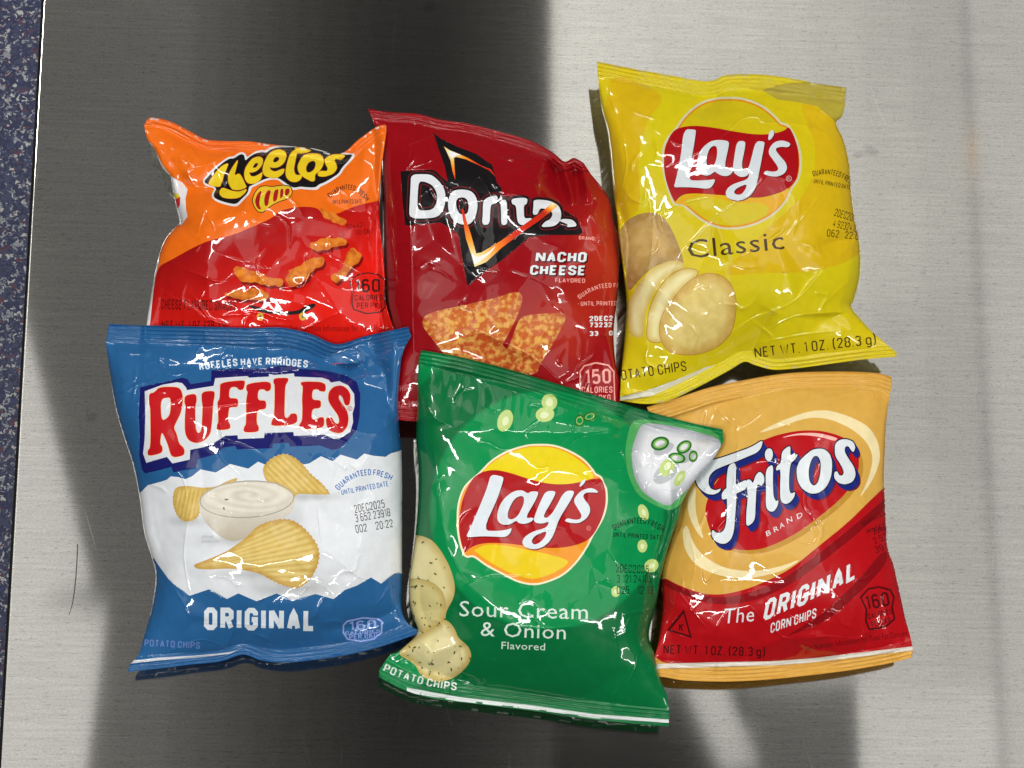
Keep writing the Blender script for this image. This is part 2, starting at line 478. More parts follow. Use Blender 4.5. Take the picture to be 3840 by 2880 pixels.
# ------------------------------------------------------------------ one bag
def build_bag(spec):
    global SUP
    crop = spec["crop"]; rng = np.random.default_rng(spec["seed"])
    top, right, bottom, left = [crom(pts(spec[k], crop), n=8) for k in ("top", "right", "bottom", "left")]
    outline = np.concatenate([top, right, bottom, left])
    keep = np.linalg.norm(outline - np.roll(outline, 1, 0), axis=1) > 2
    outline = outline[keep]
    right_f = np.concatenate([top[-1:], right, bottom[:1]]); left_f = np.concatenate([bottom[-1:], left, top[:1]])
    lo, hi = outline.min(0), outline.max(0)
    W0, W1 = spec.get("seal", (70, 60))
    layers = spec["layers"]

    # --- points
    def grid(lo, hi, st):
        x, y = np.meshgrid(np.arange(lo[0], hi[0], st), np.arange(lo[1], hi[1], st))
        x[1::2] += st / 2
        g = np.stack([x.ravel(), y.ravel()], 1)
        return g + rng.uniform(-0.1, 0.1, g.shape) * st
    G = grid(lo, hi, 6.5)
    G = G[inside(G, [outline])]
    Gs = grid(lo, hi, 3.6)
    nearseal = np.zeros(len(Gs), bool)
    for e, wd in ((top, W0), (bottom, W1)):
        b0, b1 = e.min(0) - wd, e.max(0) + wd
        ii = np.where(((Gs > b0) & (Gs < b1)).all(1))[0]
        nearseal[ii] |= dist(Gs[ii], e) < wd + 4
    Gs = Gs[nearseal]
    Gs = Gs[inside(Gs, [outline])]
    cloud = [G, Gs]
    for ln in spec.get("creases", []):          # finer mesh along each crease so that its crest stays sharp
        line = crom(pts(ln[2], crop), n=4)
        g = grid(line.min(0) - 12, line.max(0) + 12, 2.2 if ln[0] > 0 else 3.5)
        g = g[dist(g, line) < 8]
        cloud.append(g[inside(g, [outline])])
    # short bent nicks in the film, most of them towards the ends and edges
    rn = np.random.default_rng(spec["seed"] + 31); nicks = []
    while len(nicks) < spec.get("nicks", 26):
        p = lo + rn.random(2) * (hi - lo)
        if not inside(p[None], [outline])[0]: continue
        de = min(dist(p[None], top)[0] - W0, dist(p[None], bottom)[0] - W1)
        dsid = min(dist(p[None], left_f)[0], dist(p[None], right_f)[0])
        if de < 20 or dsid < 40 or rn.random() < min(de, dsid) / 420: continue
        a = rn.uniform(0, 2 * math.pi); q = [p]
        for _ in range(rn.integers(2, 5)):
            a += rn.normal(0, 0.7); q.append(q[-1] + rn.uniform(18, 60) * np.array([math.cos(a), math.sin(a)]))
        line = crom(np.array(q), n=3)
        nicks.append((line, rn.uniform(0.25, 0.5)))
        g = grid(line.min(0) - 10, line.max(0) + 10, 2.4); g = g[dist(g, line) < 7]
        cloud.append(g[inside(g, [outline])])
    for ly in layers:
        if ly.get("dense"):
            l = np.concatenate([p for s in ly["shapes"] for p in s])
            g = grid(l.min(0), l.max(0), ly["dense"])
            ok = np.zeros(len(g), bool)
            for s in ly["shapes"]: ok |= inside(g, s)
            g = g[ok]
            cloud.append(g[inside(g, [outline])])
    P = list(np.concatenate(cloud)); E = []
    def add(l):
        b = len(P); n = len(l)
        P.extend(l); E.extend((b + i, b + (i + 1) % n) for i in range(n))
    add(outline)
    for ly in layers:
        for s in ly["shapes"]:
            for l in s: add(l)
    off = lo
    V, _, F, *_ = delaunay_2d_cdt([Vector((p[0] - off[0], p[1] - off[1])) for p in P], E, [], 0, 0.02, False)
    V = np.array([(v[0], v[1]) for v in V]) + off
    F = np.array([f for f in F if len(f) == 3])
    cen = V[F].mean(1)
    F = F[inside(cen, [outline])]
    a, b, c = V[F[:, 0]], V[F[:, 1]], V[F[:, 2]]
    ar = (b[:, 0] - a[:, 0]) * (c[:, 1] - a[:, 1]) - (b[:, 1] - a[:, 1]) * (c[:, 0] - a[:, 0])
    F = F[np.abs(ar) > 1e-3]; ar = ar[np.abs(ar) > 1e-3]
    F[ar > 0] = F[ar > 0][:, ::-1]          # plane y runs down, so this faces up
    cen = V[F].mean(1)

    # --- the form
    rf = np.random.default_rng(spec["seed"] + 3)
    net = facet_net(rf, lo, hi, spec.get("facet", 155), spec.get("facet_amp", 0.95), [(1.45 * ln[0], pts(ln[2], crop)) for ln in spec.get("creases", []) if abs(ln[0]) < 2.3])
    net2 = facet_net(rf, lo, hi, 74, 0.24, [])
    supd = spread(SUP, 3, 10); sup1 = spread(SUP, 1, 0)
    def form(Q):
        dl, dr, dt, db = dist(Q, left_f), dist(Q, right_f), dist(Q, top), dist(Q, bottom)
        R = spec.get("R", 430)
        rnd = lambda d, R: np.sqrt(np.clip(1 - (1 - np.clip(d / R, 0, 1)) ** 2, 0, 1))
        wdg = lambda d, w_, R: np.sin(np.clip((d - w_) / R, 0, 1) * math.pi / 2) ** 0.85
        Rt, Rb = spec.get("Rt", 400), spec.get("Rb", 400)
        f = rnd(dl, R) ** 0.9 * rnd(dr, R) ** 0.9 * wdg(dt, W0, Rt) * wdg(db, W1, Rb)
        return f, dl, dr, dt, db
    def heights(Q):
        f, dl, dr, dt, db = form(Q)
        base = spec.get("z", 17.0)
        s = sup_at(Q, supd)
        edge = np.maximum(base, s + 1.2)
        edge = np.where(s > base - 4, np.maximum(edge, base + np.log1p(np.exp((s + 1.2 - base)))), edge)
        for cx, cy, r, am in spec.get("dents", []):
            p = pts(f"{cx},{cy}", crop)[0]
            f = f + am * np.exp(-((Q - p) ** 2).sum(1) / (r * r)) * np.clip(f * 3, 0, 1)
        f = np.clip(f, 0, None)
        z = edge + (spec.get("B", 26) - 4) * f
        back = edge - np.minimum(16.4, 34 * f)
        back = np.maximum(back, np.maximum(sup_at(Q, sup1) + 0.7, 0.5))
        # wrinkles
        dm = np.minimum(np.minimum(dl, dr), np.minimum(dt, db))
        soft = np.clip(dm / 42.0, 0, 1)
        wr = np.zeros(len(Q))
        r2 = np.random.default_rng(spec["seed"] + 7)
        warp = np.stack([waves(Q, r2, 420), waves(Q, r2, 420)], 1) * 22
        Qw = Q + warp
        for lam, amp, eps in ((560, 0.9, 0.16),):
            n = waves(Qw, r2, lam)
            wr += -amp * spec.get("crumple", 1.0) * np.sqrt(n * n + eps * eps) * (0.3 + 0.7 * np.clip(waves(Q, r2, 700) * 0.7 + 0.5, 0, 1))
        wr += net_height(net, Q, 5.5) + net_height(net2, Q, 4.0)
        for ln in spec.get("creases", []):
            am, wd = ln[0] * (0.95 if 0 < ln[0] < 2.3 else 1.2), ln[1] * 0.80
            line = crom(pts(ln[2], crop), n=4)
            bb0, bb1 = line.min(0) - 6 * wd, line.max(0) + 6 * wd
            ii = np.where(((Q > bb0) & (Q < bb1)).all(1))[0]
            if not len(ii): continue
            d, t = dist_along(Q[ii], line)
            e = np.clip(np.sin(np.clip(t, 0.02, 0.98) * math.pi), 0, 1) ** 0.5
            s_ = 8.0
            if not 0 < ln[0] < 2.3: wr[ii] += am * e * np.exp(-(np.sqrt(d * d + s_ * s_) - s_) / wd)
            if ln[0] > 0:                           # the crease itself: a hair-fine raised line
                wr[ii] += 0.22 * e * np.exp(-(d / 3.2) ** 2)
        for line, hgt in nicks:
            ii = np.where(((Q > line.min(0) - 20) & (Q < line.max(0) + 20)).all(1))[0]
            if len(ii):
                d, t = dist_along(Q[ii], line)
                wr[ii] += hgt * np.clip(np.sin(np.clip(t, 0.02, 0.98) * math.pi), 0, 1) ** 0.5 * np.exp(-(d / 6.5) ** 2)
        # gathers running in from the crimped ends
        for dd, w_, ph in ((dt, W0, 0), (db, W1, 9)):
            along = Q[:, 0] + 0.15 * Q[:, 1]
            g = np.zeros(len(Q))
            for k in range(5):
                lam = r2.uniform(60, 190)
                g += np.cos(2 * math.pi * along / lam + r2.uniform(0, 6.28) + 0.6 * waves(Q, r2, 500)) * r2.uniform(0.1, 0.3)
            wr += -np.abs(g) * 0.9 * np.exp(-np.clip(dd - w_, 0, None) / 90.0) * np.clip((dd - w_) / 25.0, 0, 1)
            # seal: slow wave and the crimp ribs
            ins = np.clip((w_ - dd) / 8.0 + 0.5, 0, 1)
            z += ins * 0.9 * waves(np.stack([Q[:, 0], Q[:, 0] * 0 + ph * 100], 1), r2, 420)
            z += ins * 0.48 * np.cos(2 * math.pi * dd / 15.0) * np.clip((w_ - dd) / 5.0, 0, 1)
        z = z + wr * soft
        back = np.maximum(np.minimum(back, z - 1.5), np.maximum(sup_at(Q, sup1) + 0.7, 0.5))
        z = np.maximum(z, back + 0.25)
        return z, back, f, dt, db

    Z, BK, f, dt, db = heights(V)
    W = to_world(V, Z)
    # smooth normals over the whole front so that parts join without a seam
    a, b, c = W[F[:, 0]], W[F[:, 1]], W[F[:, 2]]
    fn = np.cross(b - a, c - a)
    VN = np.zeros_like(W)
    for k in range(3): np.add.at(VN, F[:, k], fn)
    VN /= np.maximum(np.linalg.norm(VN, axis=1, keepdims=True), 1e-20)

    # --- who owns each triangle
    own = np.zeros(len(F), int)
    cdt_, cdb_ = dist(cen, top), dist(cen, bottom)
    own_part = {0: "front_film"}
    for i, ly in enumerate(layers, 1):
        m = np.zeros(len(F), bool)
        for s in ly["shapes"]: m |= inside(cen, s)
        own[m] = i
    keyf = []
    for i in range(len(F)):
        o = own[i]
        keyf.append(o)
    keyf = np.array(keyf)

    root = bpy.data.objects.new("snack_bag", None)
    C.objects.link(root)
    cx, cy = (lo + hi) / 2
    base_pt = to_world(np.array([[cx, cy]]), np.array([0.0]))[0]
    root.location = base_pt
    root.empty_display_size = 0.02
    root["label"] = spec["label"]; root["category"] = spec["category"]; root["group"] = "snack bags laid out on the steel table"

    # --- gather triangles per part: (part, parent) -> [(layer index, mask)]
    seal_t = (cdt_ < W0); seal_b = (cdb_ < W1)
    groups = {}
    def put(part, parent, mat, colf, tri, uid=0):
        if len(tri): groups.setdefault((part, parent, uid), []).append((mat, colf, tri))
    base_ly = dict(color=spec["base"], kind=spec.get("base_kind", "plain"))
    for i in range(len(layers) + 1):
        ly = layers[i - 1] if i else base_ly
        tri = np.where(own == i)[0]
        if not len(tri): continue
        colf = ly["color"] if callable(ly["color"]) else None
        mat = picture_film(ly.get("kind", "plain")) if colf else film(ly["color"])
        if i == 0 or ly.get("ground"):
            t = tri[seal_t[tri]]; put("top_seal", None, mat, colf, t)
            t2 = tri[seal_b[tri] & ~seal_t[tri]]; put("bottom_seal", None, mat, colf, t2)
            r_ = tri[~seal_t[tri] & ~seal_b[tri]]
            put(ly.get("part", "front_film"), ly.get("parent"), mat, colf, r_)
        else:
            put(ly["part"], ly.get("parent"), mat, colf, tri, (i if ly.get("sep") is True else ly.get("sep")) if ly.get("sep") else 0)

    made = {}
    order = sorted(groups, key=lambda k: (0 if k[1] is None else 1))
    shift0 = base_pt
    for (part, parent, uid) in order:
        items = groups[(part, parent, uid)]
        tri = np.concatenate([t for *_, t in items])
        used, inv = np.unique(F[tri].ravel(), return_inverse=True)
        me = bpy.data.meshes.new(part)
        co = W[used] - shift0
        me.from_pydata(co.tolist(), [], inv.reshape(-1, 3).tolist())
        me.polygons.foreach_set("use_smooth", np.ones(len(tri), bool))
        mi = []; anyc = False
        cols = np.ones((len(tri) * 3, 4))
        k = 0
        for mat, colf, t in items:
            if mat.name not in [m.name for m in me.materials]: me.materials.append(mat)
            j = [m.name for m in me.materials].index(mat.name)
            mi += [j] * len(t)
            if colf:
                anyc = True
                vv = V[F[t].ravel()]
                cols[k * 3:(k + len(t)) * 3, :3] = alb(np.clip(colf(vv), 0, 255))
            k += len(t)
        me.polygons.foreach_set("material_index", mi)
        if anyc:
            at = me.color_attributes.new("print", "FLOAT_COLOR", "CORNER")
            at.data.foreach_set("color", cols.ravel())
        me.update()
        me.normals_split_custom_set_from_vertices(VN[used].tolist())
        par = root if parent is None else made[parent]
        o = bpy.data.objects.new(part, me); C.objects.link(o); o.parent = par
        made[part] = o

    # --- back film, coarser
    Gb = grid(lo, hi, 16); Gb = Gb[inside(Gb, [outline])]
    Pb = [Vector((p[0] - off[0], p[1] - off[1])) for p in np.concatenate([outline, Gb])]
    n = len(outline)
    Vb, _, Fb, *_ = delaunay_2d_cdt(Pb, [(i, (i + 1) % n) for i in range(n)], [], 0, 0.02, False)
    Vb = np.array([(v[0], v[1]) for v in Vb]) + off
    Fb = np.array([t for t in Fb if len(t) == 3])
    Fb = Fb[inside(Vb[Fb].mean(1), [outline])]
    zf, zb, fb, _, _ = heights(Vb)
    db_ = dist(Vb, np.concatenate([outline, outline[:1]]))
    zb = np.where(db_ < 1.0, zf - 0.02, np.minimum(zb, zf - 0.2))
    a, b, c = Vb[Fb[:, 0]], Vb[Fb[:, 1]], Vb[Fb[:, 2]]
    ar = (b[:, 0] - a[:, 0]) * (c[:, 1] - a[:, 1]) - (b[:, 1] - a[:, 1]) * (c[:, 0] - a[:, 0])
    Fb[ar < 0] = Fb[ar < 0][:, ::-1]
    me = bpy.data.meshes.new("back_film")
    me.from_pydata((to_world(Vb, zb) - shift0).tolist(), [], Fb.tolist())
    me.polygons.foreach_set("use_smooth", np.ones(len(Fb), bool))
    me.materials.append(film(spec.get("back", spec["base"] if not callable(spec["base"]) else (150, 20, 28))))
    o = bpy.data.objects.new("back_film", me); C.objects.link(o); o.parent = root

    # --- add to the support map
    gx, gy = np.meshgrid(np.arange(GW) * GS, np.arange(GH) * GS)
    q = np.stack([gx.ravel(), gy.ravel()], 1).astype(float)
    ins = inside(q, [outline])
    zz, *_ = heights(q[ins])
    S2 = SUP.ravel().copy(); S2[ins] = np.maximum(S2[ins], zz)
    SUP = S2.reshape(GH, GW)
    return root

# layer helpers
def LY(part, color, *shapes, parent=None, kind="plain", dense=None, ground=False, sep=False):
    return dict(part=part, color=color, shapes=list(shapes), parent=parent, kind=kind, dense=dense, ground=ground, sep=sep)

def local(crop, v):
    ox, oy, k = CROP[crop]
    return (v - (ox, oy)) / k
def mix(a, b, t):
    t = np.clip(t, 0, 1)[:, None]
    return np.array(a, float) * (1 - t) + np.array(b, float) * t
def edge_shade(shape, c_in, c_out, wd):
    """print: body colour with a browner rim"""
    line = np.concatenate([shape[0], shape[0][:1]])
    return lambda v: mix(c_out, c_in, dist(v, line) / wd)
# ------------------------------------------------------------------ setting: steel table, floor, a hair
def steel():
    m = bpy.data.materials.new("brushed_steel")
    nt, N, L, b = nodes(m)
    b.inputs["Metallic"].default_value = 1
    tc = N.new("ShaderNodeTexCoord")
    def stretched(sx, sy, scale, detail=3, rough=0.6):
        mp = N.new("ShaderNodeMapping"); mp.inputs["Scale"].default_value = (sx, sy, 1)
        L.new(tc.outputs["Object"], mp.inputs["Vector"])
        n = N.new("ShaderNodeTexNoise"); n.inputs["Scale"].default_value = scale
        n.inputs["Detail"].default_value = detail; n.inputs["Roughness"].default_value = rough
        L.new(mp.outputs[0], n.inputs["Vector"])
        return n.outputs["Fac"]
    def rng(s, a, b_, c, d):
        r = N.new("ShaderNodeMapRange")
        for k, v in zip(("From Min", "From Max", "To Min", "To Max"), (a, b_, c, d)): r.inputs[k].default_value = v
        L.new(s, r.inputs["Value"]); return r.outputs[0]
    def mul(a, b_):
        q = N.new("ShaderNodeMath"); q.operation = "MULTIPLY"; L.new(a, q.inputs[0]); L.new(b_, q.inputs[1]); return q.outputs[0]
    grain = stretched(5, 150, 5.0, 4, 0.75)            # long brush lines across the table
    fleck = stretched(80, 420, 3.2, 2, 0.5)            # short dark pits along the brushing
    grit = stretched(900, 1500, 1.0, 2, 0.6)
    blot = stretched(1, 1, 9.0, 4, 0.6)
    def scratches(deg, lo, hi, scale):
        mp = N.new("ShaderNodeMapping"); mp.inputs["Rotation"].default_value = (0, 0, math.radians(deg))
        L.new(tc.outputs["Object"], mp.inputs["Vector"])
        m2 = N.new("ShaderNodeMapping"); m2.inputs["Scale"].default_value = (14, 700, 1); L.new(mp.outputs[0], m2.inputs["Vector"])
        n = N.new("ShaderNodeTexNoise"); n.inputs["Scale"].default_value = scale; n.inputs["Detail"].default_value = 1
        L.new(m2.outputs[0], n.inputs["Vector"])
        return rng(n.outputs["Fac"], lo, hi, 1.0, 1.22)
    spots = stretched(1, 1, 42.0, 2, 0.5)
    v = mul(rng(grain, 0.3, 0.7, 0.85, 1.08), rng(fleck, 0.61, 0.68, 1.0, 0.74))
    v = mul(v, rng(grit, 0.3, 0.7, 0.86, 1.10))
    v = mul(v, rng(blot, 0.3, 0.7, 0.94, 1.03))
    v = mul(v, rng(spots, 0.72, 0.76, 1.0, 0.82))
    scr = mul(mul(scratches(72, 0.74, 0.86, 1.0), scratches(118, 0.76, 0.88, 0.8)), mul(scratches(95, 0.74, 0.88, 1.5), scratches(40, 0.78, 0.90, 1.3)))
    v = mul(v, scr)
    mx = N.new("ShaderNodeMix"); mx.data_type = "RGBA"; mx.blend_type = "MULTIPLY"; mx.inputs[0].default_value = 1
    mx.inputs[6].default_value = (0.60, 0.595, 0.56, 1)
    L.new(v, mx.inputs[7]); L.new(mx.outputs[2], b.inputs["Base Color"])
    ad = N.new("ShaderNodeMath"); ad.operation = "ADD"
    L.new(rng(blot, 0.2, 0.8, 0.048, 0.075), ad.inputs[0]); L.new(rng(scr, 1.0, 1.3, 0.0, 0.16), ad.inputs[1])
    L.new(ad.outputs[0], b.inputs["Roughness"])
    b.inputs["Anisotropic"].default_value = 0.75; b.inputs["Anisotropic Rotation"].default_value = 0.25
    tg = N.new("ShaderNodeTangent"); tg.direction_type = "UV_MAP"; tg.uv_map = "brush"
    L.new(tg.outputs[0], b.inputs["Tangent"])
    # a faint wide lobe over the sharp one: the haze of a worn brushed sheet
    b2 = N.new("ShaderNodeBsdfPrincipled"); b2.inputs["Metallic"].default_value = 1; b2.inputs["Roughness"].default_value = 0.2
    b2.inputs["Anisotropic"].default_value = 0.75; b2.inputs["Anisotropic Rotation"].default_value = 0.25
    L.new(mx.outputs[2], b2.inputs["Base Color"]); L.new(tg.outputs[0], b2.inputs["Tangent"])
    ms = N.new("ShaderNodeMixShader"); ms.inputs[0].default_value = 0.045
    L.new(b.outputs[0], ms.inputs[1]); L.new(b2.outputs[0], ms.inputs[2])
    L.new(ms.outputs[0], N["Material Output"].inputs["Surface"])
    return m

STEEL = steel()
table = bpy.data.objects.new("steel_table", None); C.objects.link(table)
e0, e1 = to_world(np.array([(152, 0), (0, 2700)], float), np.zeros(2))[:, :2]
dv = (e1 - e0) / np.linalg.norm(e1 - e0)               # down the edge
nv = np.array([-dv[1], dv[0]])                         # into the table
if nv[0] < 0: nv = -nv
mid = e0 + dv * 0.17
table.location = (mid[0] + nv[0] * 0.6, mid[1] + nv[1] * 0.6, 0)
table.rotation_euler = (0, 0, math.atan2(nv[1], nv[0]))
table["label"] = "brushed stainless steel table top with a rolled left edge, under all six bags"
table["category"] = "table"
def top_mesh():
    # length 1.2 along local x (from the seen edge), 0.9 along y; folded rim with a small radius
    r, hw, hd, drop = 0.0022, 0.6, 0.42, 0.038
    ring = []
    for k in range(6):
        a = k / 5 * math.pi / 2
        ring.append((r - r * math.sin(a), r - r * math.cos(a)))   # inset, depth
    ring = [(r, 0)] + ring[1:] + [(0, drop), (0.012, drop)]
    bm_v, bm_f = [], []
    for ins, dep in ring:
        for sx, sy in ((-1, -1), (1, -1), (1, 1), (-1, 1)):
            bm_v.append((sx * (hw - ins), sy * (hd - ins), -dep))
    for k in range(len(ring) - 1):
        for j in range(4):
            a, b = k * 4 + j, k * 4 + (j + 1) % 4
            bm_f.append((a, a + 4, b + 4, b))
    bm_f.append((0, 1, 2, 3))
    me = bpy.data.meshes.new("table_top"); me.from_pydata(bm_v, [], bm_f); me.update()
    uv = me.uv_layers.new(name="brush")
    for lp in me.loops:
        c = me.vertices[lp.vertex_index].co
        uv.data[lp.index].uv = (c.x, c.y)
    for p in me.polygons[:-1]: p.use_smooth = True
    me.materials.append(STEEL)
    return me
o = bpy.data.objects.new("table_top", top_mesh()); C.objects.link(o); o.parent = table
FLOOR_Z = -0.76
def tube(path, rad, seg=12):
    v, f = [], []
    for i, p in enumerate(path):
        p = Vector(p)
        d = (Vector(path[min(i + 1, len(path) - 1)]) - Vector(path[max(i - 1, 0)])).normalized()
        a = d.orthogonal().normalized(); b = d.cross(a)
        rr = rad[i] if hasattr(rad, "__len__") else rad
        for k in range(seg):
            t = k / seg * 2 * math.pi
            v.append(p + (a * math.cos(t) + b * math.sin(t)) * rr)
    for i in range(len(path) - 1):
        for k in range(seg):
            f.append((i * seg + k, i * seg + (k + 1) % seg, (i + 1) * seg + (k + 1) % seg, (i + 1) * seg + k))
    f.append(tuple(range(seg))[::-1]); f.append(tuple(range((len(path) - 1) * seg, len(path) * seg)))
    return v, f
lv, lf = tube([(0, 0, -0.0385), (0, 0, FLOOR_Z + 0.03), (0, 0, FLOOR_Z + 0.012), (0, 0, FLOOR_Z)], [0.019, 0.019, 0.022, 0.020])
leg_me = bpy.data.meshes.new("leg"); leg_me.from_pydata([tuple(p) for p in lv], [], lf)
uvl = leg_me.uv_layers.new(name="brush")
for lp in leg_me.loops:
    c = leg_me.vertices[lp.vertex_index].co; uvl.data[lp.index].uv = (c.z, math.atan2(c.y, c.x) * 0.02)
leg_me.materials.append(STEEL)
for p in leg_me.polygons[:-2]: p.use_smooth = True
for sx in (-1, 1):
    for sy in (-1, 1):
        o = bpy.data.objects.new("leg", leg_me); C.objects.link(o); o.parent = table
        o.location = (sx * 0.54, sy * 0.36, 0)

def floor_mat():
    m = bpy.data.materials.new("flecked_floor")
    nt, N, L, b = nodes(m)
    tc = N.new("ShaderNodeTexCoord")
    wn = N.new("ShaderNodeTexNoise"); wn.inputs["Scale"].default_value = 240; wn.inputs["Detail"].default_value = 2
    L.new(tc.outputs["Object"], wn.inputs["Vector"])
    ad = N.new("ShaderNodeMix"); ad.data_type = "RGBA"; ad.blend_type = "LINEAR_LIGHT"; ad.inputs[0].default_value = 0.006
    L.new(tc.outputs["Object"], ad.inputs[6]); L.new(wn.outputs["Color"], ad.inputs[7])
    vo = N.new("ShaderNodeTexVoronoi"); vo.inputs["Scale"].default_value = 380
    L.new(ad.outputs[2], vo.inputs["Vector"])
    sp = N.new("ShaderNodeSeparateColor"); L.new(vo.outputs["Color"], sp.inputs[0])
    cr = N.new("ShaderNodeValToRGB"); cr.color_ramp.interpolation = "CONSTANT"
    E = cr.color_ramp.elements
    E[0].position = 0; E[0].color = (0.012, 0.018, 0.075, 1)
    E[1].position = 0.42; E[1].color = (0.04, 0.05, 0.11, 1)
    for pos, c in ((0.70, (0.27, 0.29, 0.32, 1)), (0.82, (0.11, 0.03, 0.05, 1)), (0.87, (0.03, 0.04, 0.14, 1)), (0.93, (0.5, 0.5, 0.48, 1))):
        e = E.new(pos); e.color = c
    L.new(sp.outputs[0], cr.inputs["Fac"]); L.new(cr.outputs[0], b.inputs["Base Color"])
    b.inputs["Roughness"].default_value = 0.6
    return m
me = bpy.data.meshes.new("floor")
me.from_pydata([(-4, -4, FLOOR_Z), (4, -4, FLOOR_Z), (4, 4, FLOOR_Z), (-4, 4, FLOOR_Z)], [], [(0, 1, 2, 3)])
me.materials.append(floor_mat())
fl = bpy.data.objects.new("floor", me); C.objects.link(fl); fl["kind"] = "structure"
fl["label"] = "speckled blue, white and red floor beyond the table edge"

hp = crom(np.array([(291, 2040), (288, 2110), (282, 2190), (272, 2260), (258, 2308)], float), n=6)
hv, hf = tube([tuple(q) for q in to_world(hp, np.full(len(hp), 0.2))], [0.00022] * (len(hp) - 8) + list(np.linspace(0.0002, 0.00006, 8)), 6)
me = bpy.data.meshes.new("hair"); me.from_pydata([tuple(p) for p in hv], [], hf)
m = bpy.data.materials.new("dark_hair"); nt, N, L, b = nodes(m)
hn = N.new("ShaderNodeTexNoise"); hn.inputs["Scale"].default_value = 60
hr = N.new("ShaderNodeValToRGB"); hr.color_ramp.elements[0].color = (0.012, 0.010, 0.009, 1); hr.color_ramp.elements[1].color = (0.05, 0.042, 0.036, 1)
L.new(hn.outputs["Fac"], hr.inputs["Fac"]); L.new(hr.outputs[0], b.inputs["Base Color"])
me.materials.append(m)
hair = bpy.data.objects.new("hair", me); C.objects.link(hair)
hair["label"] = "thin dark curved hair lying on the bare steel beside the blue bag"; hair["category"] = "hair"
# ------------------------------------------------------------------ the bags (laid down in stacking order)
WHITE = (206, 211, 213)
BLACK = (20, 18, 20)

# ---- red bag of tortilla chips
def dor_base(v):
    p = local("D", v)
    g = np.exp(-(((p[:, 0] - 1270) / 190) ** 2 + ((p[:, 1] - 800) / 260) ** 2)) * 0.75
    g += np.exp(-(((p[:, 0] - 1020) / 260) ** 2 + ((p[:, 1] - 1120) / 160) ** 2)) * 0.55
    g += np.exp(-(((p[:, 0] - 1080) / 120) ** 2 + ((p[:, 1] - 1300) / 120) ** 2)) * 0.35
    return mix((134, 8, 18), (190, 72, 28), g * 0.75)
def flame(crop, core, ends):
    def f(v):
        p = local(crop, v)
        d = np.min([np.hypot(p[:, 0] - x, p[:, 1] - y) / r for x, y, r in core], 0)
        return np.where((d < 1)[:, None], mix((250, 232, 190), (236, 140, 40), d), mix((236, 140, 40), (190, 40, 22), (d - 1) / 1.2))
    return f
dl = {
 "D": sh("d", "170,480 330,478 390,490 470,560 520,640 530,740 510,840 460,910 390,935 150,940 155,800 165,600", "250,550 330,560 400,600 440,680 440,760 410,830 360,855 235,855 238,700"),
 "o": sh("d", "600,650 690,635 790,650 845,710 862,800 845,900 810,970 760,1005 690,1000 620,970 570,900 550,800 565,710", "650,730 700,715 750,735 770,800 760,880 720,900 670,890 640,830 635,770"),
 "r": sh("d", "930,740 1000,705 1070,700 1065,780 1000,790 990,860 985,1000 905,1005 915,880 915,790"),
 "i": sh("d", "1095,745 1165,745 1165,900 1170,1000 1105,1010 1105,880"),
 "dot": sh("d", "1100,690 1120,740 1085,745", mode="p"),
 "t": sh("d", "1210,730 1380,720 1370,790 1340,800 1340,900 1350,940 1430,930 1400,1000 1310,1010 1270,970 1260,800 1215,790"),
 "o2": sh("d", "1440,740 1600,750 1700,800 1730,880 1720,960 1660,1020 1510,1030 1560,970 1610,950 1640,900 1620,850 1520,830 1500,850 1480,900 1430,900 1440,800"),
 "s": sh("d", "1700,960 1750,940 1850,950 1900,1020 1780,1030 1800,1000 1760,985"),
}
dls = list(dl.values())
tri = [sh("D", "320,1150 335,1110 400,1085 550,1055 700,1020 790,990 830,990 845,1020 830,1080 790,1170 740,1260 690,1350 620,1370 540,1345 440,1320 390,1250 340,1190"),
       sh("D", "770,1280 820,1140 850,1110 960,1100 1050,1095 1068,1110 1060,1150 1010,1240 950,1340 900,1420 830,1400 760,1350 700,1370"),
       sh("D", "515,1250 570,1212 640,1195 720,1240 760,1290 840,1300 930,1350 920,1420 760,1420 600,1380 530,1340")]
PINK = (226, 150, 140)
badge_d = sh("D", "1138,1560 1138,1400 1160,1368 1225,1352 1290,1365 1320,1400 1325,1570", "1144,1566 1144,1404 1165,1375 1225,1360 1286,1372 1313,1404 1318,1574", mode="p")
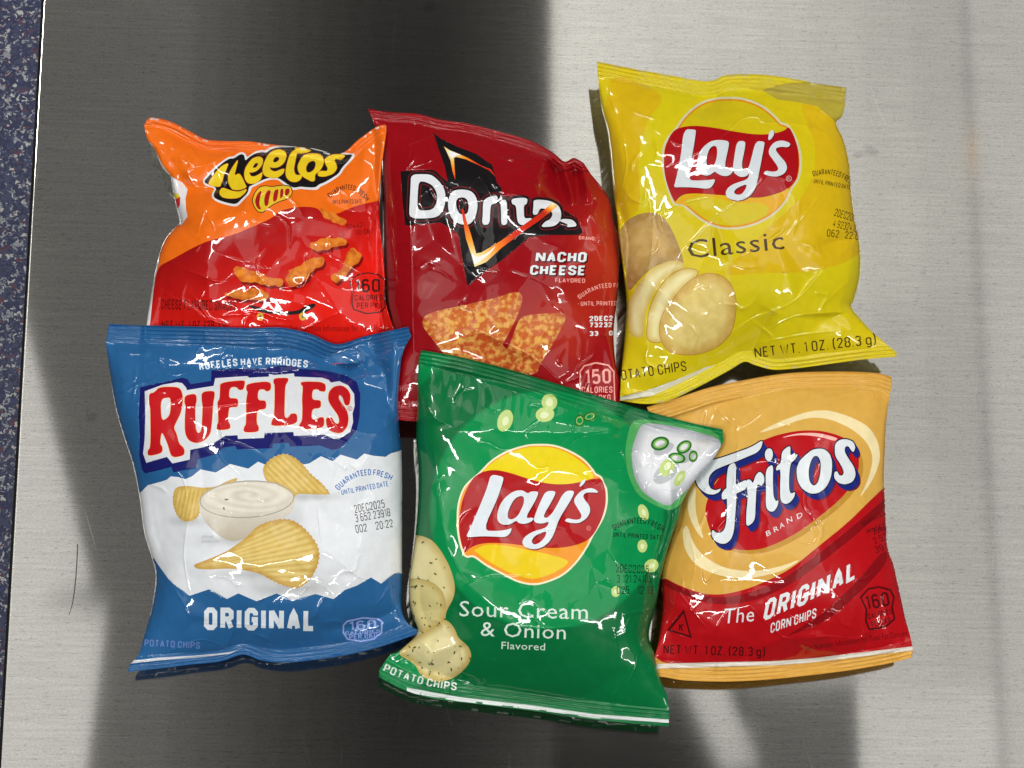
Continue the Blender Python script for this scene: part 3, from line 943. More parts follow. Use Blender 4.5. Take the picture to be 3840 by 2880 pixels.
build_bag(dict(crop="D", seed=11, base=dor_base, back=(150, 16, 26), category="chip bag",
  label="crimson bag of nacho cheese tortilla chips bearing a large black flaming triangle",
  top="42,38 150,55 300,65 420,95 560,115 700,150 830,185 900,210 1000,265 1060,312 1110,293 1160,320",
  right="1200,380 1250,440 1285,490 1305,540 1320,620 1345,700 1350,800 1345,900 1330,1050 1315,1200 1325,1350 1348,1460 1350,1560 1350,1640",
  bottom="1345,1700 1000,1690 600,1675 300,1660 200,1652",
  left="180,1600 170,1500 165,1300 160,1150 135,1000 125,700 125,500 115,350 110,200 75,120",
  seal=(34, 50), Rt=330, Rb=620, B=27, crumple=1.0,
  creases=[(1.7, 34, "200,240 330,195 450,180 380,300 220,350"), (1.3, 30, "700,380 840,310 990,290"), (1.8, 34, "720,500 870,430 1010,310"),
           (1.2, 26, "560,460 620,390 690,500"), (2.2, 40, "830,540 930,600 1100,640 1120,560"), (1.1, 24, "520,840 600,860 720,880"),
           (1.2, 28, "760,870 880,910 980,960"), (1.7, 34, "520,1280 540,1220 600,1185 660,1210 900,1330 1050,1470"),
           (1.5, 30, "1190,700 1230,760 1275,900"), (1.5, 30, "1280,690 1340,800"), (6.5, 40, "1050,320 1085,430 1110,540"), (-8.0, 36, "1005,290 1030,420 1080,545"),
           (-8.5, 36, "1100,296 1122,420 1130,540"), (3.2, 30, "1150,330 1175,430 1180,540"), (1.6, 34, "1005,292 860,300 700,298"), (1.6, 34, "1000,300 860,345 730,372"), (1.6, 34, "1005,305 900,370 790,440"), (1.4, 30, "620,160 730,240 850,270"), (-3.0, 40, "840,560 940,560 1090,590"), (2.4, 34, "1170,560 1230,640 1250,740"), (2.0, 34, "1160,330 1200,450 1190,600"), (1.4, 30, "250,480 265,800 270,1100 275,1300"), (1.3, 28, "300,500 420,430 540,530 440,600")],
  layers=[
   LY("logo", BLACK, sh("d", "60,450 380,430 430,450 500,520 560,560 700,620 900,640 1100,700 1250,720 1400,730 1600,790 1750,850 1900,940 1950,1090 1900,1110 1600,1110 1400,1130 1100,1380 930,1490 755,1640 690,1290 660,1100 560,1030 480,980 110,1010 85,800", mode="p"),
      sh("d", "400,45 480,110 640,190 850,270 960,350 1010,380 1040,480 1060,570 1110,620 1100,700 700,650 560,600 520,400 470,260", mode="p")),
   LY("outline", (96, 20, 26), *[grow(s, 12) for s in dls], parent="logo"),
   LY("outline", BLACK, *[grow(s, 8) for s in dls], parent="logo"),
   LY("lettering", (205, 208, 212), *dls, parent="logo"),
   LY("flame", flame("d", [(835, 1370, 230), (585, 250, 150), (1640, 790, 60)], None),
      sh("d", "690,840 712,840 745,960 790,1100 845,1300 900,1290 1100,1170 1300,1030 1500,890 1640,770 1690,810 1500,960 1300,1100 1100,1250 950,1390 830,1440 800,1330 740,1150 715,1000", mode="p"),
      sh("d", "510,190 570,230 620,250 760,310 900,390 1000,430 1050,510 980,440 880,390 740,325 640,300 615,310 630,540 600,450 580,340 550,270", mode="p"), parent="logo", dense=4),
   LY("flame", (240, 236, 222), sh("d", "798,1290 840,1345 950,1310 1060,1210 1000,1290 900,1370 830,1420 812,1380"), sh("d", "550,235 600,247 700,280 640,282 605,305 592,330"), parent="logo"),
   LY("flavour_lettering", (60, 8, 14), *[shift(q, dx, dy) for dx, dy in ((3, 3), (5, 6), (-2.5, 2)) for q in block("d", "NACHO", (1458, 1388), (1985, 1392), 104, ital=0.1, wt=2.0, gap=1.2) + block("d", "CHEESE", (1400, 1522), (1975, 1527), 100, ital=0.1, wt=2.0, gap=1.2)]),
   LY("flavour_lettering", WHITE, *block("d", "NACHO", (1458, 1388), (1985, 1392), 104, ital=0.1, wt=2.0, gap=1.2), *block("d", "CHEESE", (1400, 1522), (1975, 1527), 100, ital=0.1, wt=2.0, gap=1.2)),
   LY("flavour_lettering", PINK, *block("d", "FLAVORED", (1665, 1600), (1975, 1606), 44), *block("d", "BRAND", (1910, 1155), (2070, 1165), 36)),
   LY("printed_chip", edge_shade(tri[1], (206, 130, 58), (150, 66, 28), 22), tri[1], kind="tortilla", dense=4.5, sep=True),
   LY("printed_chip", edge_shade(tri[0], (208, 134, 60), (160, 78, 30), 22), tri[0], kind="tortilla", dense=4.5, sep=True),
   LY("printed_chip", edge_shade(tri[2], (182, 78, 34), (140, 44, 22), 30), tri[2], kind="tortilla", dense=4.5, sep=True),
   LY("freshness_lettering", PINK, *block("D", "GUARANTEED FRESH", (1140, 1027), (1400, 985), 24, sag=38), *block("D", "• UNTIL PRINTED DATE •", (1130, 1061), (1420, 1058), 24)),
   LY("date_stamp", WHITE, *block("D", "2DEC2", (1190, 1141), (1312, 1138), 27, wt=2.2), *block("D", "73232", (1190, 1173), (1308, 1171), 26, wt=2.2), *block("D", "33      0", (1190, 1217), (1312, 1214), 25, wt=2.2)),
   LY("calorie_badge", PINK, badge_d, *block("D", "150", (1168, 1467), (1302, 1462), 76), *block("D", "CALORIES", (1150, 1513), (1310, 1511), 33), *block("D", "PER PKG", (1168, 1556), (1300, 1553), 33)),
   LY("product_lettering", (180, 96, 96), *block("D", "CHIPS", (188, 1507), (272, 1500), 34)),
   LY("net_weight_lettering", (180, 96, 96), *block("D", "OZ. (28", (190, 1588), (305, 1584), 32)),
  ]))

# ---- orange and red bag of cheese snacks
def che_red(v):
    p = local("C", v)
    t = (p[:, 1] - (1120 - 0.45 * p[:, 0])) / 700
    return mix((140, 14, 18), (206, 24, 14), t)
def puff(shape):
    return edge_shade(shape, (224, 128, 44), (190, 84, 20), 24)
puffs = [sh("C", s) for s in (
  "1225,950 1260,930 1330,915 1430,905 1470,930 1450,955 1380,970 1300,985 1270,1000 1235,985",
  "1490,985 1530,978 1570,1020 1560,1060 1530,1090 1480,1140 1430,1200 1400,1220 1370,1195 1380,1165 1420,1150 1460,1090 1480,1040",
  "1065,1150 1110,1120 1170,1090 1240,1050 1300,1035 1320,1070 1290,1100 1240,1130 1190,1190 1130,1240 1090,1240 1060,1200",
  "690,1115 760,1115 840,1145 930,1180 1030,1200 1025,1245 940,1230 860,1215 790,1210 730,1190 700,1150",
  "625,1300 700,1275 800,1265 880,1265 935,1290 925,1330 860,1335 780,1330 690,1318",
  "1290,700 1340,730 1400,750 1480,790 1450,810 1390,800 1330,770")]
def bumpy(shape, seed):
    p = crom(shape[0], True, 4); r = np.random.default_rng(seed)
    d = np.roll(p, -1, 0) - p; al = np.cumsum(np.linalg.norm(d, axis=1))
    nrm = np.stack([d[:, 1], -d[:, 0]], 1) / np.maximum(np.linalg.norm(d, axis=1, keepdims=True), 1e-9)
    if np.sum(p[:, 0] * np.roll(p[:, 1], -1) - p[:, 1] * np.roll(p[:, 0], -1)) < 0: nrm = -nrm
    return [p + nrm * (3.0 + 2.6 * np.sin(al / 13 + r.uniform(0, 6)) + 1.6 * np.sin(al / 5.5 + r.uniform(0, 6)))[:, None]]
puffs = [bumpy(s_, k) for k, s_ in enumerate(puffs)]
che = [sh("c", "145,600 190,520 270,420 340,355 420,325 392,400 356,480 338,560 318,600 306,646 170,630"),
       sh("c", "548,270 522,380 492,500 560,460 600,520 640,610 662,652 560,690 470,682 440,640 415,590 412,500 436,440 484,360"),
       sh("c", "335,655 400,675 470,702 560,712 668,668 640,725 560,792 450,802 345,790 296,745 302,690"),
       sh("c", "680,330 740,260 830,235 880,270 870,350 800,430 720,455 690,440 710,500 760,510 840,470 870,440 865,500 840,560 760,605 680,600 640,550 625,470 640,400", "740,380 770,330 810,320 815,345 790,385 750,395"),
       sh("c", "940,220 1010,160 1100,140 1180,170 1195,240 1160,330 1080,385 1000,390 965,375 980,420 1040,445 1120,410 1170,400 1150,470 1060,530 960,520 890,490 870,420 890,330", "1010,290 1040,245 1090,240 1100,280 1060,315 1020,320"),
       sh("c", "1290,120 1440,115 1450,145 1530,155 1470,185 1390,200 1330,190 1320,260 1300,350 1290,420 1310,480 1350,490 1400,480 1390,540 1330,580 1250,575 1190,520 1180,440 1200,330 1230,230 1270,170 1330,135"),
       sh("c", "1390,260 1440,210 1540,195 1640,205 1690,260 1690,340 1640,430 1570,480 1575,560 1530,575 1450,530 1400,500 1350,440 1340,360", "1450,380 1490,310 1560,290 1590,330 1570,410 1510,455 1460,450"),
       sh("c", "1740,240 1830,205 1990,215 1930,290 1850,265 1830,290 1860,340 1870,400 1820,470 1700,510 1610,500 1620,440 1680,430 1730,440 1750,400 1710,330 1700,280")]
CH_WHITE = "65,560 130,480 230,380 330,300 420,240 480,240 540,195 600,175 650,205 665,250 760,175 850,150 910,160 960,120 1060,95 1180,95 1260,100 1450,100 1530,125 1640,140 1780,165 1900,190 2000,190 2070,200 2095,195 2110,230 2060,300 1970,390 1910,490 1790,570 1700,620 1650,640 1600,690 1450,680 1380,670 1290,690 1210,650 1140,600 1080,550 980,545 900,570 840,600 760,640 730,650 700,740 620,820 530,915 400,890 270,850 200,800 190,740 240,660 100,630"
CH_BLACK = "90,570 150,500 250,400 350,315 430,265 490,265 560,215 600,205 630,225 640,300 700,240 790,190 870,180 920,190 980,145 1070,115 1190,115 1260,112 1460,108 1540,140 1640,165 1780,190 1900,200 2000,212 2060,215 2080,215 2030,290 1940,380 1890,470 1780,540 1690,590 1630,610 1580,655 1450,650 1380,640 1290,660 1220,620 1150,570 1080,525 980,520 890,545 820,580 740,620 690,640 680,720 600,800 520,880 400,860 290,825 225,790 215,740 265,655 110,600"
CRUN = "745,820 775,735 830,660 900,640 1000,655 1050,645 1150,632 1240,645 1258,700 1250,755 1180,805 1100,825 1000,875 920,935 880,975 820,972 765,900"
DK = (58, 14, 14)
badge_c = sh("C", "1492,1195 1560,1155 1620,1145 1690,1155 1745,1200 1740,1300 1745,1390 1700,1425 1610,1435 1520,1405 1508,1370 1505,1260", "1501,1200 1562,1163 1620,1153 1686,1163 1736,1204 1731,1300 1736,1386 1697,1416 1612,1426 1527,1398 1517,1366 1514,1260", mode="p")
build_bag(dict(crop="C", seed=23, base=(216, 100, 20), back=(196, 196, 196), category="snack bag",
  label="orange and red bag of crunchy cheese snacks with its lower end under the blue bag",
  top="95,88 140,75 260,105 380,165 500,225 640,238 800,240 960,262 1100,275 1250,290 1430,325 1560,225 1680,140 1745,125",
  right="1750,160 1735,280 1715,420 1705,560 1700,700 1708,850 1725,1000 1740,1200 1745,1350 1770,1450 1800,1540 1830,1650",
  bottom="1820,1700 1500,1770 900,1790 300,1770 60,1690",
  left="85,1560 115,1350 150,1150 190,990 230,900 300,820 325,800 300,700 270,560 255,480 200,420 150,300 105,240 85,180 75,130",
  seal=(34, 60), R=360, Rt=300, Rb=520, B=24,
  creases=[(1.6, 30, "330,340 420,280 720,255"), (1.6, 32, "360,440 560,380 700,280"), (1.1, 24, "440,890 490,720"), (1.0, 22, "560,860 540,800 500,740"),
           (1.4, 28, "780,720 860,800 1000,830"), (1.8, 30, "170,1290 330,1130 600,1210 750,1110 950,1110"), (1.6, 30, "560,1000 800,1080 950,1110"),
           (1.5, 30, "1300,1000 1500,1100 1660,1210"), (1.3, 26, "430,1390 500,1250"), (1.6, 30, "220,1290 430,1400 530,1500"), (1.1, 24, "880,1170 940,1240"),
           (-2.2, 46, "240,480 420,560 640,570 800,640"), (-2.6, 50, "1700,700 1500,720 1300,640"), (1.6, 34, "800,640 1000,560 1200,580"), (-2.6, 40, "150,130 400,240 700,290"),
           (2.2, 40, "1740,140 1600,260 1430,350"), (1.4, 30, "1180,420 1350,400 1490,330"), (1.3, 28, "1140,1560 1300,1480 1420,1420")],
  layers=[
   LY("back_panel", (200, 200, 202), sh("C", "240,470 340,525 375,570 360,640 365,720 375,760 330,820 200,820 200,480", mode="p"), sh("C", "60,240 125,252 150,300 200,400 255,470 240,480 130,300", mode="p"), sh("C", "185,1000 176,1080 150,1190 132,1330 112,1560 60,1560 100,1200", mode="p"), ground=True),
   LY("back_panel", (214, 190, 40), sh("C", "280,600 310,600 322,632 285,640", mode="p")),
   LY("back_panel", (186, 36, 40), sh("C", "287,642 325,622 322,680 303,705", mode="p")),
   LY("front_film", che_red, sh("C", "178,1100 260,1060 400,980 520,925 680,890 800,840 960,770 1010,720 1100,698 1200,690 1270,700 1310,740 1400,745 1500,700 1600,668 1760,640 1900,1000 2000,1900 0,1900 110,1560 132,1330 150,1190"), dense=12, ground=True),
   LY("logo", (205, 205, 205), sh("c", CH_WHITE)),
   LY("logo", BLACK, sh("c", CH_BLACK)),
   LY("outline", (176, 84, 34), *[grow(s, 1.5) for s in che], parent="logo"),
   LY("lettering", (212, 184, 30), *che, parent="logo"),
   LY("emblem", BLACK, grow(sh("c", CRUN), 5)),
   LY("emblem", (206, 170, 40), grow(sh("c", CRUN), 2)),
   LY("emblem", (150, 24, 26), sh("c", "770,830 800,740 850,690 860,720 835,800 830,900 860,940 820,950 785,900"), sh("c", "890,810 930,690 990,690 960,790 950,890 905,910"), sh("c", "1010,800 1030,690 1090,670 1075,770 1060,830 1020,850"), sh("c", "1105,790 1110,680 1150,660 1150,770 1110,800"), sh("c", "1170,780 1175,670 1235,665 1235,730")),
   LY("emblem", (190, 190, 40), sh("c", "825,870 850,790 895,760 890,850 850,900")),
   LY("front_film", (118, 8, 10), *[shift(s, 7, 11) for s in puffs[:5]]),  # cast shadows of the puffs, printed as darker red
   *[LY("printed_puff", puff(s), s, kind="puff", dense=5, sep=True) for s in puffs],
   LY("printed_skateboard", (26, 22, 24), sh("C", "780,1370 840,1375 950,1415 1130,1415 1200,1370 1260,1358 1255,1385 1190,1425 1100,1440 960,1435 860,1415")),
   LY("printed_skateboard", (206, 164, 60), ell("C", 877, 1452, 24, 28), ell("C", 1171, 1450, 26, 28)),
   LY("printed_skateboard", (110, 84, 50), ell("C", 877, 1452, 9, 10), ell("C", 1171, 1450, 9, 10)),
   LY("freshness_lettering", DK, *block("C", "GUARANTEED FRESH", (1362, 632), (1606, 655), 36, sag=70), *block("C", "• UNTIL PRINTED DATE", (1366, 675), (1580, 668), 30)),
   LY("date_stamp", (60, 10, 14), *block("C", "27", (1425, 905), (1455, 905), 40, wt=1.1), *block("C", "324421", (1470, 850), (1600, 830), 36, wt=1.1), *block("C", "00:08", (1535, 885), (1635, 878), 34, wt=1.1)),
   LY("calorie_badge", DK, badge_c, *block("C", "160", (1532, 1285), (1706, 1281), 92), *block("C", "CALORIES", (1530, 1341), (1724, 1338), 40), *block("C", "PER PKG", (1545, 1396), (1720, 1393), 42)),
   LY("product_lettering", (92, 14, 12), *block("C", "CHEESE FLAVORED SNACKS", (190, 1400), (712, 1412), 70)),
   LY("nutrition_lettering", (92, 14, 12), text("C", "See Nutrition Information for Total Fat Content", (1085, 1553), (1850, 1553), 46, 0.02)),
   LY("net_weight_lettering", (92, 14, 12), *block("C", "NET WT. 1 OZ. (28.3 g)", (195, 1532), (655, 1532), 52)),
  ]))

# ---- golden bag of corn chips
FR = {
 "bar": sh("f", "890,215 870,310 820,370 700,420 560,480 420,530 310,580 250,650 240,740 270,800 330,820 395,790 370,840 300,870 220,860 130,790 85,700 90,610 150,530 250,470 400,430 600,360 760,300"),
 "stem": sh("f", "480,520 570,480 565,700 575,900 560,1100 545,1300 510,1400 450,1450 380,1450 310,1410 275,1340 290,1280 330,1320 380,1325 430,1290 455,1200 465,1000 455,800 460,640"),
 "cross": sh("f", "400,850 450,790 600,735 700,685 700,800 560,860 400,945"),
 "r": sh("f", "690,690 740,690 770,740 800,640 850,590 900,640 905,720 870,770 830,740 810,790 800,1000 795,1150 760,1210 690,1250 690,1100 710,900 700,800"),
 "i": sh("f", "920,600 950,540 1010,510 1005,700 1010,880 1040,950 1075,930 1060,1010 1010,1075 950,1060 920,1000 925,800"),
 "dot": sh("f", "910,370 940,320 990,325 1010,390 990,460 950,480 915,440"),
 "t": sh("f", "1110,360 1180,300 1215,295 1210,420 1310,380 1270,450 1210,500 1195,700 1200,830 1230,860 1270,830 1260,900 1200,970 1140,980 1095,940 1090,780 1100,560 1040,590 1050,530 1105,490"),
 "o": sh("f", "1390,400 1480,330 1600,320 1680,380 1710,480 1700,650 1640,780 1550,850 1450,860 1350,800 1295,700 1285,560 1320,470", "1450,480 1490,410 1540,410 1575,480 1570,620 1540,730 1490,770 1440,720 1425,600"),
 "s": sh("f", "1740,270 1800,215 1880,210 1960,240 1985,310 1960,370 1930,340 1900,290 1860,300 1855,360 1900,440 1970,540 1990,640 1950,720 1860,750 1780,730 1730,670 1735,600 1770,590 1790,640 1830,645 1850,600 1810,510 1740,410"),
}
frs = list(FR.values()); kf = CROP["f"][2]
blue = [grow(shift(s, 42 * kf * t, 62 * kf * t), 3.2) for s in frs for t in (0.1, 0.4, 0.7, 1.0)]
dark_rim = [grow(s, 4.5) for s in frs]
FOVAL = "205,1100 210,980 300,760 520,480 800,260 1050,160 1300,110 1550,105 1780,160 1950,250 2030,420 2020,600 1950,750 1800,930 1560,1130 1300,1320 1050,1450 850,1520 650,1530 480,1500 350,1420 260,1300"
FRED = (166, 14, 22); FDK = (74, 10, 14)
bf_o = "1160,1180 1200,1135 1255,1125 1315,1140 1335,1180 1325,1230 1338,1290 1300,1325 1250,1340 1205,1345 1185,1300 1188,1240"
badge_f = sh("F", bf_o, "1170,1183 1204,1144 1255,1134 1309,1148 1325,1182 1315,1230 1328,1286 1295,1316 1250,1330 1211,1335 1195,1298 1198,1240", mode="p")
def fri_base(v):
    p = local("F", v)
    t = np.hypot((p[:, 0] - 760) / 700, (p[:, 1] - 600) / 600)
    return mix((206, 168, 86), (198, 152, 66), t)
build_bag(dict(crop="F", seed=37, base=fri_base, back=(190, 140, 50), category="chip bag",
  label="golden bag of corn chips with a red lower half and a tilted red oval emblem",
  top="100,235 250,190 400,140 560,105 750,72 900,60 1100,58 1250,66 1318,85",
  right="1318,130 1305,200 1290,330 1285,480 1283,600 1288,720 1295,850 1300,930 1330,1020 1360,1160 1385,1280 1410,1370 1425,1440",
  bottom="1420,1480 1300,1510 1100,1545 900,1570 700,1590 500,1600 300,1595 200,1580 110,1565",
  left="120,1530 150,1440 170,1330 180,1200 170,1090 175,1010 205,930 235,830 250,740 240,650 220,550 190,450 150,330 115,270",
  seal=(62, 64), B=25, dents=[(150, 430, 260, -0.55)],
  creases=[(1.4, 28, "215,240 420,210 680,165"), (1.3, 28, "420,210 550,330 680,260"), (1.7, 32, "880,220 1180,150 1220,200 1080,310"), (1.5, 30, "1040,330 990,380 940,430"),
           (1.6, 30, "560,350 540,540 530,650"), (1.3, 26, "360,560 400,650 560,680"), (1.3, 26, "820,890 930,910 1000,760"), (1.8, 34, "610,1220 780,1380 1000,1375 1180,1370 1030,1150"),
           (1.3, 26, "800,1270 960,1340"), (1.4, 28, "220,1100 330,1250 400,1340"), (1.2, 26, "510,1240 450,1330 455,1400"), (1.4, 28, "1200,1380 1280,1300 1290,1200"),
           (1.3, 28, "700,300 800,320 860,300"), (1.2, 26, "1130,1100 1200,1080 1270,1020"), (1.1, 24, "980,450 960,540 920,600"), (1.3, 30, "320,900 340,1000 330,1100")],
  layers=[
   LY("swirl", (222, 206, 158), sh("F", "640,370 750,310 900,255 1000,248 1110,280 1205,330 1250,400 1265,490 1225,600 1150,700 1205,590 1228,480 1190,400 1110,335 1000,290 900,285 760,335"),
      sh("F", "275,850 300,815 330,910 380,975 480,1035 620,1055 760,1030 880,985 780,1050 620,1088 480,1080 350,1030 290,950"), sh("F", "300,700 330,640 345,620 340,760 390,900 350,860 310,780")),
   LY("red_panel", FRED, sh("F", "165,1070 260,1122 380,1165 480,1168 600,1140 720,1090 830,1030 950,930 1100,810 1200,710 1290,625 1600,500 1600,1420 1420,1425 1300,1442 1100,1462 900,1487 700,1500 400,1505 130,1513 100,1300"), ground=True),
   LY("red_panel", (124, 10, 18), sh("F", "175,1080 300,1148 420,1180 520,1180 650,1148 800,1078 950,968 1150,808 1295,680 1295,725 1150,865 950,1022 800,1128 650,1194 520,1218 400,1212 250,1156 178,1115"),
      sh("F", "1290,930 1150,1100 980,1260 800,1370 780,1382 1000,1300 1200,1120 1302,1000")),
   LY("white_band", (200, 196, 186), sh("F", "130,1513 400,1505 700,1500 900,1487 1420,1425 1427,1445 900,1508 700,1521 400,1530 150,1536", mode="p")),
   LY("logo", (176, 130, 48), shift(sh("f", FOVAL), 16, 14)),
   LY("logo", (168, 16, 24), sh("f", FOVAL)),
   LY("logo", (226, 170, 160), sh("f", "1080,200 1250,150 1400,135 1550,140 1700,175 1780,205 1740,235 1600,192 1450,168 1300,162")),
   LY("lettering_shadow", (112, 14, 22), *[shift(s, 20, 26) for s in frs], parent="logo"),
   LY("lettering_shadow", (24, 36, 110), *blue, parent="logo"),
   LY("lettering_shadow", (16, 18, 40), *dark_rim, parent="logo"),
   LY("lettering", (204, 210, 214), *frs, parent="logo"),
   LY("logo", WHITE, *[text("f", ch, a, b, 62, 0.015, up=(-0.25, -1)) for ch, a, b in (("B", (935, 1365), (985, 1340)), ("R", (1025, 1318), (1078, 1290)), ("A", (1092, 1275), (1145, 1247)), ("N", (1180, 1212), (1240, 1183)), ("D", (1300, 1160), (1362, 1128)))]),
   LY("flavour_lettering", WHITE, text("F", "The", (480, 1312), (632, 1300), 78, 0.03, ital=0.18), *block("F", "ORIGINAL", (676, 1300), (1142, 1085), 104, wt=1.9, up=(0.12, -1), sag=-14), *block("F", "CORN CHIPS", (715, 1360), (942, 1283), 50, up=(0.06, -1))),
   LY("kosher_mark", FDK, sh("F", "285,1240 325,1385 200,1345", "283,1262 312,1371 218,1341", mode="p"), *block("F", "K", (257, 1348), (281, 1351), 38, wt=1.8)),
   LY("net_weight_lettering", FDK, *block("F", "NET WT. 1 OZ. (28.3 g)", (182, 1462), (688, 1476), 46)),
   LY("nutrition_lettering", FDK, text("F", "See Nutrition Information for Total Fat Content", (890, 1447), (1398, 1372), 30, 0.015)),
   LY("calorie_badge", FDK, badge_f, *block("F", "160", (1196, 1245), (1312, 1222), 72), *block("F", "CALORIES", (1203, 1290), (1325, 1262), 27), *block("F", "PER PKG", (1222, 1330), (1316, 1304), 27)),
   LY("freshness_lettering", FDK, *block("F", "GUARANTEED", (1178, 830), (1300, 765), 26), *block("F", "UNTIL PRINTED", (1192, 862), (1330, 845), 22)),
   LY("date_stamp", FDK, *block("F", "2DEC", (1232, 872), (1300, 838), 36, wt=1.1), *block("F", "2 52", (1236, 918), (1300, 890), 34, wt=1.1), *block("F", "39", (1240, 962), (1282, 948), 34, wt=1.1)),
  ]))

# ---- yellow bag of classic potato chips
def yel_base(v):
    p = local("Y", v)
    g = np.clip(np.sin((p[:, 0] * 0.8 + p[:, 1] * 0.6) / 130.0) * 0.5 + 0.3, 0, 1) * 0.35
    return mix((190, 176, 18), (196, 164, 16), g)
GOLD = (192, 160, 18)
YW = "215,420 330,260 480,130 650,60 850,40 1050,60 1250,140 1400,260 1470,335 1560,375 1650,520 1700,680 1710,850 1680,1010 1600,1130 1540,1260 1420,1400 1250,1510 1050,1580 850,1600 680,1570 520,1490 380,1380 300,1320 210,1310 150,1180 100,1020 70,850 75,650 130,520"
ylet = [sh("y", "325,420 460,425 470,445 440,650 365,1020 520,1025 640,1015 695,1005 680,1060 640,1110 590,1120 450,1105 300,1100 205,1105 230,1030 290,750"),
        sh("y", "640,560 740,545 860,560 850,640 810,820 815,880 850,895 905,860 900,930 850,970 780,970 720,940 690,915 640,955 580,970 520,940 480,860 485,760 540,640", "630,640 690,610 720,640 715,760 680,850 630,890 595,850 590,760"),
        sh("y", "950,560 1050,560 1045,640 1010,800 1010,880 1050,900 1090,870 1120,760 1170,560 1275,565 1270,620 1235,800 1190,1030 1160,1130 1100,1210 1000,1260 900,1255 830,1220 815,1160 850,1100 930,1055 1080,1010 1100,930 1060,975 990,985 920,940 900,880 920,740", "910,1160 950,1110 1070,1060 1050,1130 1000,1190 940,1190"),
        sh("y", "1350,430 1385,440 1385,490 1345,545 1315,550 1325,470"),
        sh("y", "1330,640 1390,570 1480,550 1560,575 1580,600 1550,635 1480,625 1410,640 1405,670 1450,730 1530,820 1540,890 1500,950 1420,980 1330,970 1255,945 1290,905 1360,920 1420,915 1440,880 1390,800 1320,710")]
YRED = "225,420 350,385 500,380 700,405 900,445 1100,475 1250,485 1400,470 1510,435 1560,385 1630,520 1672,680 1680,850 1655,1000 1590,1090 1480,1160 1300,1215 1150,1230 950,1210 750,1195 500,1175 350,1180 270,1220 222,1285 165,1170 112,1010 90,850 100,650 155,510"
potato = sh("Y", "205,830 235,780 300,745 370,740 420,775 460,850 490,930 500,980 450,960 370,980 300,1040 245,1110 235,1000 215,900")
sl = [sh("Y", "245,1150 300,1050 370,985 440,955 500,965 495,1000 430,1020 370,1090 320,1200 320,1310 260,1300 245,1230"), sh("Y", "330,1300 340,1180 380,1090 440,1020 510,990 570,1005 540,1050 470,1100 420,1180 400,1280 400,1330 345,1325")]
ychip = sh("Y", "385,1270 400,1200 450,1130 520,1050 590,1015 660,1020 710,1060 735,1130 730,1220 710,1290 650,1350 570,1380 500,1385 430,1370 400,1330")
BR = (62, 46, 14)
